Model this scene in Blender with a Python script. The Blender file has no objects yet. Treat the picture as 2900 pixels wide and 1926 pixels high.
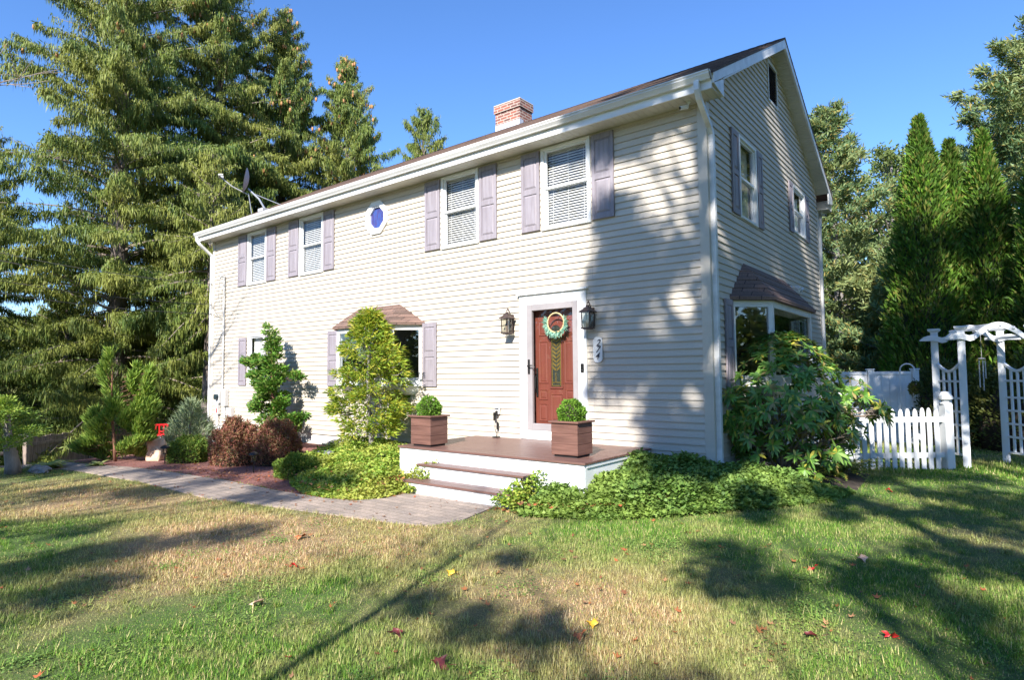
import bpy, math, random
import numpy as np
from mathutils import Vector, Matrix
random.seed(7)
RNG = np.random.default_rng(11)
PI = math.pi
scene = bpy.context.scene
COL = scene.collection

# ------------------------------------------------------------------ helpers
def ss(a, b, x):
    t = np.clip((np.asarray(x, float)-a)/(b-a), 0, 1)
    return t*t*(3-2*t)

def ground(x, y):
    R = ss(-2.5, 1.5, x)
    B = ss(-1.9, -.3, y)*ss(-15, -13, x)*(1-.35*R)
    return -.66+.06*R+.12*B*(1-ss(.3, 1.5, x))-1.9*ss(-11.4, -15.5, x)

def G(x, y): return float(ground(x, y))

ORG = {}
def tag(o, label=None, cat=None, group=None, kind=None):
    if label: o['label'] = label
    if cat: o['category'] = cat
    if group: o['group'] = group
    if kind: o['kind'] = kind
    return o

def empty(name, loc, label, cat, group=None):
    o = bpy.data.objects.new(name, None); COL.objects.link(o)
    o.location = loc; o.empty_display_size = .2
    ORG[o.name] = Vector(loc)
    return tag(o, label, cat, group)

def link(name, me, mat, parent=None):
    if mat is not None:
        for m in (mat if isinstance(mat, (list, tuple)) else [mat]):
            me.materials.append(m)
    o = bpy.data.objects.new(name, me); COL.objects.link(o)
    if parent is not None:
        o.parent = parent
        if parent.type == 'EMPTY': o.location = -ORG[parent.name]
    return o

def copy_tree(o, parent=None):
    c = o.copy(); COL.objects.link(c); c.parent = parent
    for ch in [k for k in COL.objects if k.parent == o]:
        copy_tree(ch, c)
    return c

class MB:
    """collects shapes in world coordinates, optionally through a wall transform T(u,w,z)"""
    def __init__(s, T=None): s.v = []; s.f = []; s.T = T
    def add(s, vs, fs):
        n = len(s.v)
        s.v += [s.T(*v) if s.T else tuple(v) for v in vs]
        s.f += [tuple(i+n for i in f) for f in fs]
    def box(s, x0, x1, y0, y1, z0, z1):
        s.add([(x0,y0,z0),(x1,y0,z0),(x1,y1,z0),(x0,y1,z0),(x0,y0,z1),(x1,y0,z1),(x1,y1,z1),(x0,y1,z1)],
              [(0,3,2,1),(4,5,6,7),(0,1,5,4),(1,2,6,5),(2,3,7,6),(3,0,4,7)])
        return s
    def bbox(s, x0, x1, y0, y1, z0, z1, b=.008):
        """box with chamfered vertical and horizontal edges"""
        vs = []; fs = []
        X = (x0, x1); Y = (y0, y1); Z = (z0, z1)
        def p(i, j, k, a):
            sx, sy, sz = (1 if i == 0 else -1), (1 if j == 0 else -1), (1 if k == 0 else -1)
            return (X[i]+(0 if a == 0 else b*sx), Y[j]+(0 if a == 1 else b*sy), Z[k]+(0 if a == 2 else b*sz))
        idx = {}
        for i in (0,1):
            for j in (0,1):
                for k in (0,1):
                    for a in (0,1,2):
                        idx[i,j,k,a] = len(vs); vs.append(p(i,j,k,a))
        for i in (0,1): fs.append([idx[i,0,0,0], idx[i,1,0,0], idx[i,1,1,0], idx[i,0,1,0]])
        for j in (0,1): fs.append([idx[0,j,0,1], idx[1,j,0,1], idx[1,j,1,1], idx[0,j,1,1]])
        for k in (0,1): fs.append([idx[0,0,k,2], idx[1,0,k,2], idx[1,1,k,2], idx[0,1,k,2]])
        for i in (0,1):
            for j in (0,1): fs.append([idx[i,j,0,0], idx[i,j,1,0], idx[i,j,1,1], idx[i,j,0,1]])
            for k in (0,1): fs.append([idx[i,0,k,0], idx[i,1,k,0], idx[i,1,k,2], idx[i,0,k,2]])
        for j in (0,1):
            for k in (0,1): fs.append([idx[0,j,k,1], idx[1,j,k,1], idx[1,j,k,2], idx[0,j,k,2]])
        for i in (0,1):
            for j in (0,1):
                for k in (0,1): fs.append([idx[i,j,k,0], idx[i,j,k,1], idx[i,j,k,2]])
        s.add(vs, fs); return s
    def poly(s, pts): s.add(pts, [tuple(range(len(pts)))]); return s
    def prism(s, pts, d):
        """pts: 3D polygon, extruded by vector d"""
        n = len(pts); q = [tuple(p[i]+d[i] for i in range(3)) for p in pts]
        s.add(list(pts)+q, [tuple(range(n)), tuple(range(2*n-1, n-1, -1))]+[(i, (i+1) % n, n+(i+1) % n, n+i) for i in range(n)])
        return s
    def tube(s, pts, r, n=8, cap=True):
        pts = [Vector(p) for p in pts]
        rs = r if isinstance(r, (list, tuple)) else [r]*len(pts)
        vs = []; fs = []; up = None
        for i, p in enumerate(pts):
            d = (pts[min(i+1, len(pts)-1)]-pts[max(i-1, 0)])
            if d.length < 1e-9: d = Vector((0,0,1))
            d.normalize()
            if up is None:
                a = Vector((0,0,1)) if abs(d.z) < .9 else Vector((1,0,0))
                up = d.cross(a).normalized()
            else:
                up = (up-d*up.dot(d)).normalized()
            w = d.cross(up)
            for k in range(n):
                t = 2*PI*k/n+(PI/4 if n == 4 else 0)
                vs.append(tuple(p+(up*math.cos(t)+w*math.sin(t))*rs[i]))
        for i in range(len(pts)-1):
            for k in range(n):
                fs.append((i*n+k, i*n+(k+1) % n, (i+1)*n+(k+1) % n, (i+1)*n+k))
        if cap: fs += [tuple(range(n-1, -1, -1)), tuple(range((len(pts)-1)*n, len(pts)*n))]
        s.add(vs, fs); return s
    def lathe(s, prof, c, n=16, sx=1, sy=1, rot=0):
        vs = []; fs = []
        for r, z in prof:
            for k in range(n):
                t = 2*PI*k/n+rot
                vs.append((c[0]+r*math.cos(t)*sx, c[1]+r*math.sin(t)*sy, c[2]+z))
        for i in range(len(prof)-1):
            for k in range(n):
                fs.append((i*n+k, i*n+(k+1) % n, (i+1)*n+(k+1) % n, (i+1)*n+k))
        fs += [tuple(range(n-1, -1, -1)), tuple(range((len(prof)-1)*n, len(prof)*n))]
        s.add(vs, fs); return s
    def build(s, name, mat, parent=None, smooth=False, fix=True):
        me = bpy.data.meshes.new(name); me.from_pydata(s.v, [], s.f); me.update()
        if fix:
            import bmesh
            bm = bmesh.new(); bm.from_mesh(me); bmesh.ops.recalc_face_normals(bm, faces=bm.faces); bm.to_mesh(me); bm.free()
        if smooth:
            me.polygons.foreach_set('use_smooth', [True]*len(me.polygons))
        return link(name, me, mat, parent)

def np_mesh(name, V, nper, mat, parent=None):
    """V: (N*nper,3) array, each nper verts one face"""
    V = np.ascontiguousarray(V, dtype=np.float32).reshape(-1, 3)
    n = len(V)//nper
    me = bpy.data.meshes.new(name)
    me.vertices.add(n*nper); me.loops.add(n*nper); me.polygons.add(n)
    me.vertices.foreach_set('co', V.ravel())
    me.loops.foreach_set('vertex_index', np.arange(n*nper, dtype=np.int32))
    me.polygons.foreach_set('loop_start', np.arange(0, n*nper, nper, dtype=np.int32))
    me.update(calc_edges=True); me.validate()
    return link(name, me, mat, parent)

def unit(a): return a/np.maximum(np.linalg.norm(a, axis=-1, keepdims=True), 1e-9)

def leaves(P, D, Ln, Wd, fold=0.0, roll=None):
    """diamond leaves: base P, direction D, length Ln, width Wd -> (N,4,3)"""
    N = len(P); D = unit(D)
    R = unit(RNG.normal(size=(N, 3))) if roll is None else roll
    S = unit(np.cross(D, R))
    Ln = np.broadcast_to(Ln, (N,))[:, None]; Wd = np.broadcast_to(Wd, (N,))[:, None]
    nrm = np.cross(S, D)
    mid = P+D*Ln*.5+nrm*Ln*fold
    return np.stack([P, mid+S*Wd*.5, P+D*Ln, mid-S*Wd*.5], 1)

# ------------------------------------------------------------------ materials
def newmat(name):
    m = bpy.data.materials.new(name); m.use_nodes = True
    nt = m.node_tree; nt.nodes.clear()
    out = nt.nodes.new('ShaderNodeOutputMaterial')
    return m, nt, out

def coords(nt, scale=(1,1,1)):
    tc = nt.nodes.new('ShaderNodeTexCoord'); mp = nt.nodes.new('ShaderNodeMapping')
    mp.inputs['Scale'].default_value = scale
    nt.links.new(tc.outputs['Object'], mp.inputs['Vector'])
    return mp.outputs['Vector']

def noise(nt, vec, scale, detail=4, rough=.6):
    n = nt.nodes.new('ShaderNodeTexNoise'); n.inputs['Scale'].default_value = scale
    n.inputs['Detail'].default_value = detail; n.inputs['Roughness'].default_value = rough
    nt.links.new(vec, n.inputs['Vector']); return n.outputs['Fac']

def ramp(nt, fac, stops, const=False):
    r = nt.nodes.new('ShaderNodeValToRGB')
    if const: r.color_ramp.interpolation = 'CONSTANT'
    el = r.color_ramp.elements
    while len(el) < len(stops): el.new(.5)
    for e, (p, c) in zip(el, stops): e.position = p; e.color = (*c, 1)
    nt.links.new(fac, r.inputs['Fac']); return r.outputs['Color']

def mixc(nt, fac, a, b, mode='MIX'):
    m = nt.nodes.new('ShaderNodeMix'); m.data_type = 'RGBA'; m.blend_type = mode
    for s, v in ((m.inputs[0], fac), (m.inputs[6], a), (m.inputs[7], b)):
        if isinstance(v, (int, float)): s.default_value = v
        elif isinstance(v, tuple): s.default_value = (*v, 1)
        else: nt.links.new(v, s)
    return m.outputs[2]

def MAT(name, c, rough=.6, c2=None, sc=3, stretch=(1,1,1), bump=0, bsc=60, metal=0, spec=.5, spread=(.35,.65)):
    m, nt, out = newmat(name)
    b = nt.nodes.new('ShaderNodeBsdfPrincipled')
    b.inputs['Roughness'].default_value = rough; b.inputs['Metallic'].default_value = metal
    b.inputs['Specular IOR Level'].default_value = spec
    v = coords(nt, stretch)
    if c2 is None: c2 = tuple(x*.82 for x in c)
    col = ramp(nt, noise(nt, v, sc), [(spread[0], c2), (spread[1], c)])
    nt.links.new(col, b.inputs['Base Color'])
    if bump:
        bp = nt.nodes.new('ShaderNodeBump'); bp.inputs['Strength'].default_value = bump; bp.inputs['Distance'].default_value = .01
        nt.links.new(noise(nt, v, bsc), bp.inputs['Height']); nt.links.new(bp.outputs['Normal'], b.inputs['Normal'])
    nt.links.new(b.outputs[0], out.inputs[0]); return m

def LEAF(name, cols, trans=.3, rough=.55, patch=None, psc=.6, gloss=.25):
    """foliage: colour picked per leaf, mottled by a low-frequency noise"""
    m, nt, out = newmat(name)
    geo = nt.nodes.new('ShaderNodeNewGeometry')
    n = len(cols)
    col = ramp(nt, geo.outputs['Random Per Island'], [(i/n, c) for i, c in enumerate(cols)], True)
    if patch:
        tc = nt.nodes.new('ShaderNodeTexCoord')
        f = noise(nt, tc.outputs['Object'], psc, 3)
        f2 = ramp(nt, f, [(.42, (0,0,0)), (.62, (1,1,1))])
        col = mixc(nt, f2, col, mixc(nt, .6, col, patch))
    d = nt.nodes.new('ShaderNodeBsdfPrincipled'); d.inputs['Roughness'].default_value = rough
    d.inputs['Specular IOR Level'].default_value = gloss
    t = nt.nodes.new('ShaderNodeBsdfTranslucent')
    nt.links.new(col, d.inputs['Base Color']); nt.links.new(mixc(nt, 1., col, (1.0, 1.0, .5), 'MULTIPLY'), t.inputs['Color'])
    mx = nt.nodes.new('ShaderNodeMixShader'); mx.inputs[0].default_value = trans
    nt.links.new(d.outputs[0], mx.inputs[1]); nt.links.new(t.outputs[0], mx.inputs[2])
    nt.links.new(mx.outputs[0], out.inputs[0]); return m

def GLASS(name, tint=(.9,.95,1), refl=.10):
    m, nt, out = newmat(name)
    tr = nt.nodes.new('ShaderNodeBsdfTransparent'); tr.inputs[0].default_value = (*tint, 1)
    gl = nt.nodes.new('ShaderNodeBsdfGlossy'); gl.inputs['Roughness'].default_value = .02
    fr = nt.nodes.new('ShaderNodeLayerWeight'); fr.inputs['Blend'].default_value = .5
    mx = nt.nodes.new('ShaderNodeMixShader')
    pw = nt.nodes.new('ShaderNodeMath'); pw.operation = 'POWER'; pw.inputs[1].default_value = 4
    mt = nt.nodes.new('ShaderNodeMath'); mt.operation = 'MULTIPLY_ADD'; mt.inputs[1].default_value = .9; mt.inputs[2].default_value = refl; mt.use_clamp = True
    nt.links.new(fr.outputs['Facing'], pw.inputs[0]); nt.links.new(pw.outputs[0], mt.inputs[0]); nt.links.new(mt.outputs[0], mx.inputs[0])
    nt.links.new(tr.outputs[0], mx.inputs[1]); nt.links.new(gl.outputs[0], mx.inputs[2])
    nt.links.new(mx.outputs[0], out.inputs[0]); return m

siding_plain = MAT('vinyl_siding_plain', (.61,.545,.465), .55, (.56,.50,.425), .7, (1,1,6), bump=.05, bsc=90)
trimbeige = MAT('corner_trim', (.60,.54,.45), .5, (.53,.48,.40), 2)
white = MAT('white_paint', (.80,.80,.78), .45, (.70,.70,.68), 1.5, bump=.03)
vinylw = MAT('white_vinyl', (.82,.83,.84), .35, (.76,.77,.79), 2)
fencew = MAT('weathered_white', (.78,.79,.80), .6, (.60,.62,.62), 6, (1,1,.4), bump=.1, bsc=30)
soffitm = MAT('soffit_vinyl', (.62,.60,.55), .55, (.54,.52,.47), 3)
gutterm = MAT('gutter_metal', (.80,.79,.77), .35, (.62,.61,.59), 4, (.15,1,1))
shutm = MAT('shutter_vinyl', (.30,.27,.30), .6, (.235,.205,.225), 9, (3,3,.25), bump=.35, bsc=40)
found = MAT('foundation_paint', (.74,.73,.70), .8, (.60,.58,.54), 4, bump=.2, bsc=40)
deckm = MAT('deck_composite', (.19,.105,.085), .42, (.135,.07,.056), 5, (.3,4,4), bump=.12, bsc=60)
planterm = MAT('planter_composite', (.20,.10,.075), .5, (.125,.06,.045), 6, (.4,.4,5), bump=.2, bsc=50)
doorm = MAT('red_brown_door', (.235,.065,.042), .4, (.19,.05,.033), 4, (4,4,.3), bump=.08, bsc=60)
stormm = MAT('taupe_metal', (.34,.31,.31), .4, (.29,.265,.265), 3)
blackm = MAT('black_metal', (.025,.023,.022), .4, (.015,.014,.013), 8, metal=.3)
bronze = MAT('bronze_metal', (.11,.075,.065), .45, (.06,.04,.035), 20, metal=.4)
brass = MAT('brass_came', (.65,.42,.08), .35, (.45,.28,.05), 12, metal=.6)
nearblack = MAT('black_and_gap_shade', (.018,.017,.018), .7)  # black parts; round the front door it stands for shade
greyp = MAT('grey_plastic', (.42,.42,.42), .5, (.33,.33,.33), 6)
lightgrey = MAT('utility_grey', (.60,.60,.59), .5, (.5,.5,.49), 6)
darkin = MAT('unlit_room_dark', (.10,.085,.07), .9)  # dark tone carries the shade of the unlit rooms
blindm = MAT('blind_slat', (.78,.77,.74), .5)
curtm = MAT('curtain_cloth', (.62,.60,.56), .8, (.5,.48,.44), 8)
drapem = MAT('white_drape', (.92,.92,.95), .7, (.84,.84,.89), 5)
glass = GLASS('window_glass', (.90,.91,.91), .07)
bglass = GLASS('bay_glass', (.80,.84,.84), .20)
lglass = GLASS('lantern_glass', (.85,.85,.8))
flash = MAT('lead_flashing', (.70,.71,.76), .5, (.45,.46,.50), 14, (2,2,.15), metal=.2)
stoneG = MAT('grey_granite', (.33,.33,.33), .85, (.16,.16,.165), 22, bump=.6, bsc=30)
stoneT = MAT('tan_stone', (.75,.54,.38), .85, (.55,.38,.27), 9, bump=.6, bsc=20)
barkS = MAT('spruce_bark', (.23,.185,.16), .95, (.10,.08,.07), 9, (1,1,.35), bump=.9, bsc=14)
barkG = MAT('grey_bark', (.33,.30,.28), .9, (.17,.15,.14), 12, (1,1,.3), bump=.6, bsc=25)
barkR = MAT('reddish_bark', (.26,.12,.07), .9, (.13,.06,.04), 12, (1,1,.3), bump=.6, bsc=25)
twigm = MAT('pale_twig', (.36,.29,.24), .85, (.22,.17,.14), 12)
woodF = MAT('weathered_fence_wood', (.42,.33,.27), .85, (.22,.165,.135), 5, (6,6,.3), bump=.4, bsc=30)
redp = MAT('red_plastic', (.65,.015,.02), .35, (.55,.012,.016), 4)
bluepl = MAT('blue_plastic', (.05,.08,.35), .4)
netm = MAT('white_net', (.75,.75,.8), .7)
backb = MAT('backboard_acrylic', (.045,.06,.05), .12, (.03,.04,.035), 4)
steel = MAT('galvanised_steel', (.5,.52,.55), .35, (.4,.42,.45), 8, metal=.5)
carw = MAT('car_paint_white', (.75,.76,.78), .2, (.72,.73,.75), 2)
carg = MAT('car_glass', (.03,.05,.06), .08)
tyre = MAT('tyre_rubber', (.02,.02,.02), .8)
tarp = MAT('dark_grey_cover', (.045,.042,.048), .8, (.03,.028,.032), 5, bump=.3, bsc=12)
asph = MAT('driveway_asphalt', (.13,.12,.115), .9, (.085,.08,.078), 6, bump=.4, bsc=80)
mulchm = MAT('red_mulch', (.30,.125,.10), .95, (.13,.055,.045), 35, bump=1, bsc=60)
soil = MAT('soil', (.075,.055,.038), .95, (.04,.03,.022), 9, bump=.8, bsc=40)
beadm = MAT('wood_beads', (.72,.55,.30), .5, (.6,.42,.2), 10)
inkm = MAT('dark_numerals', (.04,.04,.06), .6)
cream = MAT('cream_cap', (.62,.52,.44), .8, (.5,.4,.34), 8, bump=.4)
flue = MAT('terracotta_flue', (.55,.17,.10), .8)
conem = MAT('spruce_cone', (.52,.25,.10), .7, (.38,.17,.07), 8)

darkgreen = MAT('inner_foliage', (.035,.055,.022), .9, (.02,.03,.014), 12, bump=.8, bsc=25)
def brick_mat(name, a, b, mortar, sx, sy, bw, bh, ms, axis, rough=.85, bump=.6):
    m, nt, out = newmat(name)
    tc = nt.nodes.new('ShaderNodeTexCoord')
    sp = nt.nodes.new('ShaderNodeSeparateXYZ'); nt.links.new(tc.outputs['Object'], sp.inputs[0])
    cb = nt.nodes.new('ShaderNodeCombineXYZ')
    if axis == 'wall':      # u = x + y
        ad = nt.nodes.new('ShaderNodeMath'); ad.operation = 'ADD'
        nt.links.new(sp.outputs[0], ad.inputs[0]); nt.links.new(sp.outputs[1], ad.inputs[1])
        nt.links.new(ad.outputs[0], cb.inputs[0]); nt.links.new(sp.outputs[2], cb.inputs[1])
    elif axis == 'roof':    # u = x, v = z stretched to the slope
        mu = nt.nodes.new('ShaderNodeMath'); mu.operation = 'MULTIPLY'; mu.inputs[1].default_value = 2.04
        nt.links.new(sp.outputs[2], mu.inputs[0]); nt.links.new(sp.outputs[0], cb.inputs[0]); nt.links.new(mu.outputs[0], cb.inputs[1])
    else:                   # ground
        nt.links.new(sp.outputs[0], cb.inputs[0]); nt.links.new(sp.outputs[1], cb.inputs[1])
    br = nt.nodes.new('ShaderNodeTexBrick'); br.inputs['Scale'].default_value = 1
    br.inputs['Color1'].default_value = (*a, 1); br.inputs['Color2'].default_value = (*b, 1); br.inputs['Mortar'].default_value = (*mortar, 1)
    br.inputs['Brick Width'].default_value = bw; br.inputs['Row Height'].default_value = bh; br.inputs['Mortar Size'].default_value = ms
    br.inputs['Bias'].default_value = 0
    nt.links.new(cb.outputs[0], br.inputs['Vector'])
    nz = noise(nt, tc.outputs['Object'], 40, 5)
    col = mixc(nt, .5, br.outputs['Color'], ramp(nt, nz, [(.3, (.45,.45,.45)), (.7, (1.3,1.3,1.3))]), 'MULTIPLY')
    nz2 = noise(nt, tc.outputs['Object'], 1.3, 4)
    col = mixc(nt, .5, col, ramp(nt, nz2, [(.3, (.65,.65,.65)), (.7, (1.2,1.2,1.2))]), 'MULTIPLY')
    bs = nt.nodes.new('ShaderNodeBsdfPrincipled'); bs.inputs['Roughness'].default_value = rough
    nt.links.new(col, bs.inputs['Base Color'])
    bp = nt.nodes.new('ShaderNodeBump'); bp.inputs['Strength'].default_value = bump; bp.inputs['Distance'].default_value = .006; bp.invert = True
    nt.links.new(br.outputs['Fac'], bp.inputs['Height'])
    bp2 = nt.nodes.new('ShaderNodeBump'); bp2.inputs['Strength'].default_value = .5; bp2.inputs['Distance'].default_value = .004
    nt.links.new(nz, bp2.inputs['Height']); nt.links.new(bp.outputs[0], bp2.inputs['Normal']); nt.links.new(bp2.outputs[0], bs.inputs['Normal'])
    nt.links.new(bs.outputs[0], out.inputs[0]); return m
shingle = brick_mat('roof_shingles', (.15,.095,.072), (.095,.06,.047), (.05,.032,.026), 1, 1, .3, .14, .006, 'roof')
shingle2 = brick_mat('bay_shingles', (.25,.155,.12), (.15,.10,.08), (.07,.04,.035), 1, 1, .24, .13, .006, 'roof')
brickm = brick_mat('chimney_brick', (.36,.115,.075), (.15,.075,.065), (.50,.40,.33), 1, 1, .21, .072, .011, 'wall')
paver = brick_mat('walk_pavers', (.42,.33,.265), (.30,.245,.205), (.18,.15,.11), 1, 1, .24, .12, .004, 'ground')
siding = brick_mat('vinyl_siding', (.58,.515,.425), (.55,.485,.395), (.36,.31,.25), 1, 1, 3.66, .2032, .0025, 'wall', .55, 0)
for n_ in siding.node_tree.nodes:
    if n_.bl_idname == 'ShaderNodeMix' and n_.data_type == 'RGBA': n_.inputs[0].default_value = .09
    if n_.bl_idname == 'ShaderNodeBump': n_.inputs['Strength'].default_value = .04

# foliage
spruceL = LEAF('spruce_needles', [(.093,.152,.034),(.124,.193,.039),(.177,.233,.044),(.072,.122,.033),(.207,.254,.048),(.146,.173,.041)], .15, patch=(.289,.284,.055), psc=.35)
spruceD = LEAF('dark_spruce_needles', [(.050,.085,.025),(.076,.116,.028),(.101,.131,.031),(.143,.154,.039)], .12, patch=(.168,.169,.039), psc=.3)
pineL = LEAF('white_pine_needles', [(.114,.184,.072),(.150,.239,.096),(.194,.276,.096),(.088,.147,.056),(.370,.276,.080),(.141,.230,.112),(.229,.294,.104),(.123,.202,.088)], .2, patch=(.299,.331,.120), psc=.5)
oakL = LEAF('green_tree_leaves', [(.09,.15,.04),(.13,.21,.055),(.17,.24,.07),(.07,.12,.035),(.24,.25,.08)], .25, patch=(.20,.24,.08), psc=.5)
arbL = LEAF('arborvitae_sprays', [(.089,.185,.023),(.127,.265,.029),(.177,.330,.034),(.063,.132,.023),(.253,.251,.057)], .2, patch=(.063,.118,.023), psc=1.2)
junL = LEAF('juniper_sprays', [(.20,.32,.05),(.28,.40,.07),(.36,.44,.09),(.14,.24,.05),(.24,.36,.07)], .3)
saplL = LEAF('blue_green_needles', [(.42,.48,.30),(.36,.44,.28),(.240,.330,.180),(.330,.420,.240),(.420,.480,.270),(.180,.255,.135)], .2)
moundL = LEAF('mound_leaves', [(.12,.22,.03),(.17,.28,.04),(.22,.31,.06),(.09,.17,.03),(.30,.33,.07)], .25)
barbL = LEAF('barberry_leaves', [(.30,.11,.085),(.38,.15,.11),(.22,.095,.07),(.30,.20,.10),(.20,.17,.07),(.44,.22,.13)], .25)
hinL = LEAF('hinoki_sprays', [(.072,.186,.026),(.114,.257,.033),(.157,.315,.039),(.057,.129,.026),(.229,.286,.065)], .2)
hemL = LEAF('yellow_green_needles', [(.207,.322,.034),(.322,.414,.046),(.437,.483,.057),(.149,.253,.034),(.552,.506,.081),(.253,.345,.046)], .3)
rhoL = LEAF('rhododendron_leaves', [(.096,.213,.033),(.132,.288,.044),(.204,.388,.061),(.072,.163,.028),(.180,.312,.066),(.576,.525,.077),(.144,.275,.050),(.240,.413,.077),(.120,.250,.044),(.336,.275,.099)], .2, rough=.35, gloss=.5)
ivyL = LEAF('creeper_leaves', [(.179,.317,.040),(.276,.423,.057),(.386,.503,.081),(.138,.238,.034),(.469,.476,.092),(.235,.370,.057)], .25, patch=(.469,.450,.103), psc=1.2)
ivyR = LEAF('pachysandra_leaves', [(.101,.193,.037),(.159,.276,.057),(.230,.344,.076),(.086,.152,.037),(.186,.304,.076)], .2, patch=(.288,.386,.076), psc=1.4)
boxL = LEAF('boxwood_leaves', [(.13,.28,.03),(.19,.36,.045),(.25,.42,.06),(.09,.20,.025)], .3)
fernL = LEAF('fern_fronds', [(.156,.260,.048),(.260,.338,.060),(.494,.442,.084),(.117,.195,.036)], .25)
hostaL = LEAF('hosta_leaves', [(.35,.40,.12),(.25,.33,.08),(.5,.5,.2)], .25)
wreathL = LEAF('eucalyptus_leaves', [(.12,.28,.20),(.20,.36,.28),(.28,.42,.30),(.08,.20,.13)], .1)
fallL = LEAF('fallen_leaf_brown', [(.34,.13,.05),(.42,.17,.07),(.24,.10,.05),(.50,.26,.13),(.45,.12,.05),(.30,.16,.09)], .15)
redL = MAT('red_leaf', (.62,.03,.03), .5, (.45,.02,.02), 30)
yelL = MAT('yellow_leaf', (.75,.48,.04), .5, (.6,.35,.03), 30)
orgL = MAT('orange_leaf', (.55,.17,.05), .6, (.38,.11,.04), 30)
tanL = MAT('tan_leaf', (.62,.44,.32), .6, (.45,.28,.2), 30)
maroonL = MAT('maroon_leaf', (.16,.03,.03), .5, (.1,.02,.02), 30)

def lawn_color(nt):
    tc = nt.nodes.new('ShaderNodeTexCoord')
    n1 = noise(nt, tc.outputs['Object'], .42, 4, .62)
    n2 = noise(nt, tc.outputs['Object'], 3.6, 6, .75)
    ad = nt.nodes.new('ShaderNodeMath'); ad.operation = 'MULTIPLY_ADD'; ad.inputs[1].default_value = .55
    nt.links.new(n2, ad.inputs[0]); nt.links.new(n1, ad.inputs[2])
    # dead patch strongest a few metres out from the walk
    sp = nt.nodes.new('ShaderNodeSeparateXYZ'); nt.links.new(tc.outputs['Object'], sp.inputs[0])
    def dist(cx, cy, sx, sy, rad):
        a = nt.nodes.new('ShaderNodeVectorMath'); a.operation = 'SUBTRACT'; a.inputs[1].default_value = (cx, cy, 0)
        nt.links.new(tc.outputs['Object'], a.inputs[0])
        b = nt.nodes.new('ShaderNodeVectorMath'); b.operation = 'MULTIPLY'; b.inputs[1].default_value = (sx, sy, 0)
        nt.links.new(a.outputs[0], b.inputs[0])
        l = nt.nodes.new('ShaderNodeVectorMath'); l.operation = 'LENGTH'; nt.links.new(b.outputs[0], l.inputs[0])
        r = nt.nodes.new('ShaderNodeMapRange'); r.inputs[1].default_value = 0; r.inputs[2].default_value = rad
        r.inputs[3].default_value = .26; r.inputs[4].default_value = 0; nt.links.new(l.outputs['Value'], r.inputs[0])
        return r.outputs[0]
    s = ad.outputs[0]
    for args in ((-1.6, -4.3, .55, 1, 2.3), (-6.5, -4.8, .35, 1, 1.6), (.8, -4.4, .9, 1, 1.5), (-3.2, -5.2, .7, 1, 1.3)):
        q = nt.nodes.new('ShaderNodeMath'); q.operation = 'ADD'
        nt.links.new(s, q.inputs[0]); nt.links.new(dist(*args), q.inputs[1]); s = q.outputs[0]
    r = nt.nodes.new('ShaderNodeMapRange'); r.inputs[1].default_value = .72; r.inputs[2].default_value = 1.12
    nt.links.new(s, r.inputs[0]); return r.outputs[0]

def make_grass_mat():
    m, nt, out = newmat('grass_blades')
    dead = lawn_color(nt)
    geo = nt.nodes.new('ShaderNodeNewGeometry')
    g = ramp(nt, geo.outputs['Random Per Island'], [(0, (.09,.21,.025)), (.25, (.14,.29,.035)), (.5, (.21,.36,.05)), (.7, (.30,.38,.08)), (.88, (.60,.52,.24))], True)
    d = ramp(nt, geo.outputs['Random Per Island'], [(0, (.48,.29,.14)), (.25, (.64,.44,.24)), (.5, (.76,.58,.35)), (.75, (.46,.40,.14)), (.9, (.26,.34,.07))], True)
    col = mixc(nt, dead, g, d)
    b = nt.nodes.new('ShaderNodeBsdfPrincipled'); b.inputs['Roughness'].default_value = .6; b.inputs['Specular IOR Level'].default_value = .2
    t = nt.nodes.new('ShaderNodeBsdfTranslucent'); mx = nt.nodes.new('ShaderNodeMixShader'); mx.inputs[0].default_value = .3
    nt.links.new(col, b.inputs['Base Color']); nt.links.new(col, t.inputs['Color'])
    nt.links.new(b.outputs[0], mx.inputs[1]); nt.links.new(t.outputs[0], mx.inputs[2]); nt.links.new(mx.outputs[0], out.inputs[0])
    return m
def make_lawn_mat():
    m, nt, out = newmat('lawn_ground')
    dead = lawn_color(nt)
    tc = nt.nodes.new('ShaderNodeTexCoord'); n = noise(nt, tc.outputs['Object'], 60, 5, .7)
    g = ramp(nt, n, [(.3, (.045,.085,.015)), (.7, (.12,.19,.035))])
    d = ramp(nt, n, [(.3, (.20,.12,.06)), (.7, (.44,.31,.16))])
    col = mixc(nt, dead, g, d)
    b = nt.nodes.new('ShaderNodeBsdfPrincipled'); b.inputs['Roughness'].default_value = .95
    nt.links.new(col, b.inputs['Base Color'])
    bp = nt.nodes.new('ShaderNodeBump'); bp.inputs['Strength'].default_value = 1; bp.inputs['Distance'].default_value = .02
    nt.links.new(n, bp.inputs['Height']); nt.links.new(bp.outputs[0], b.inputs['Normal'])
    nt.links.new(b.outputs[0], out.inputs[0]); return m
grassM = make_grass_mat(); lawnM = make_lawn_mat()

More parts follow.
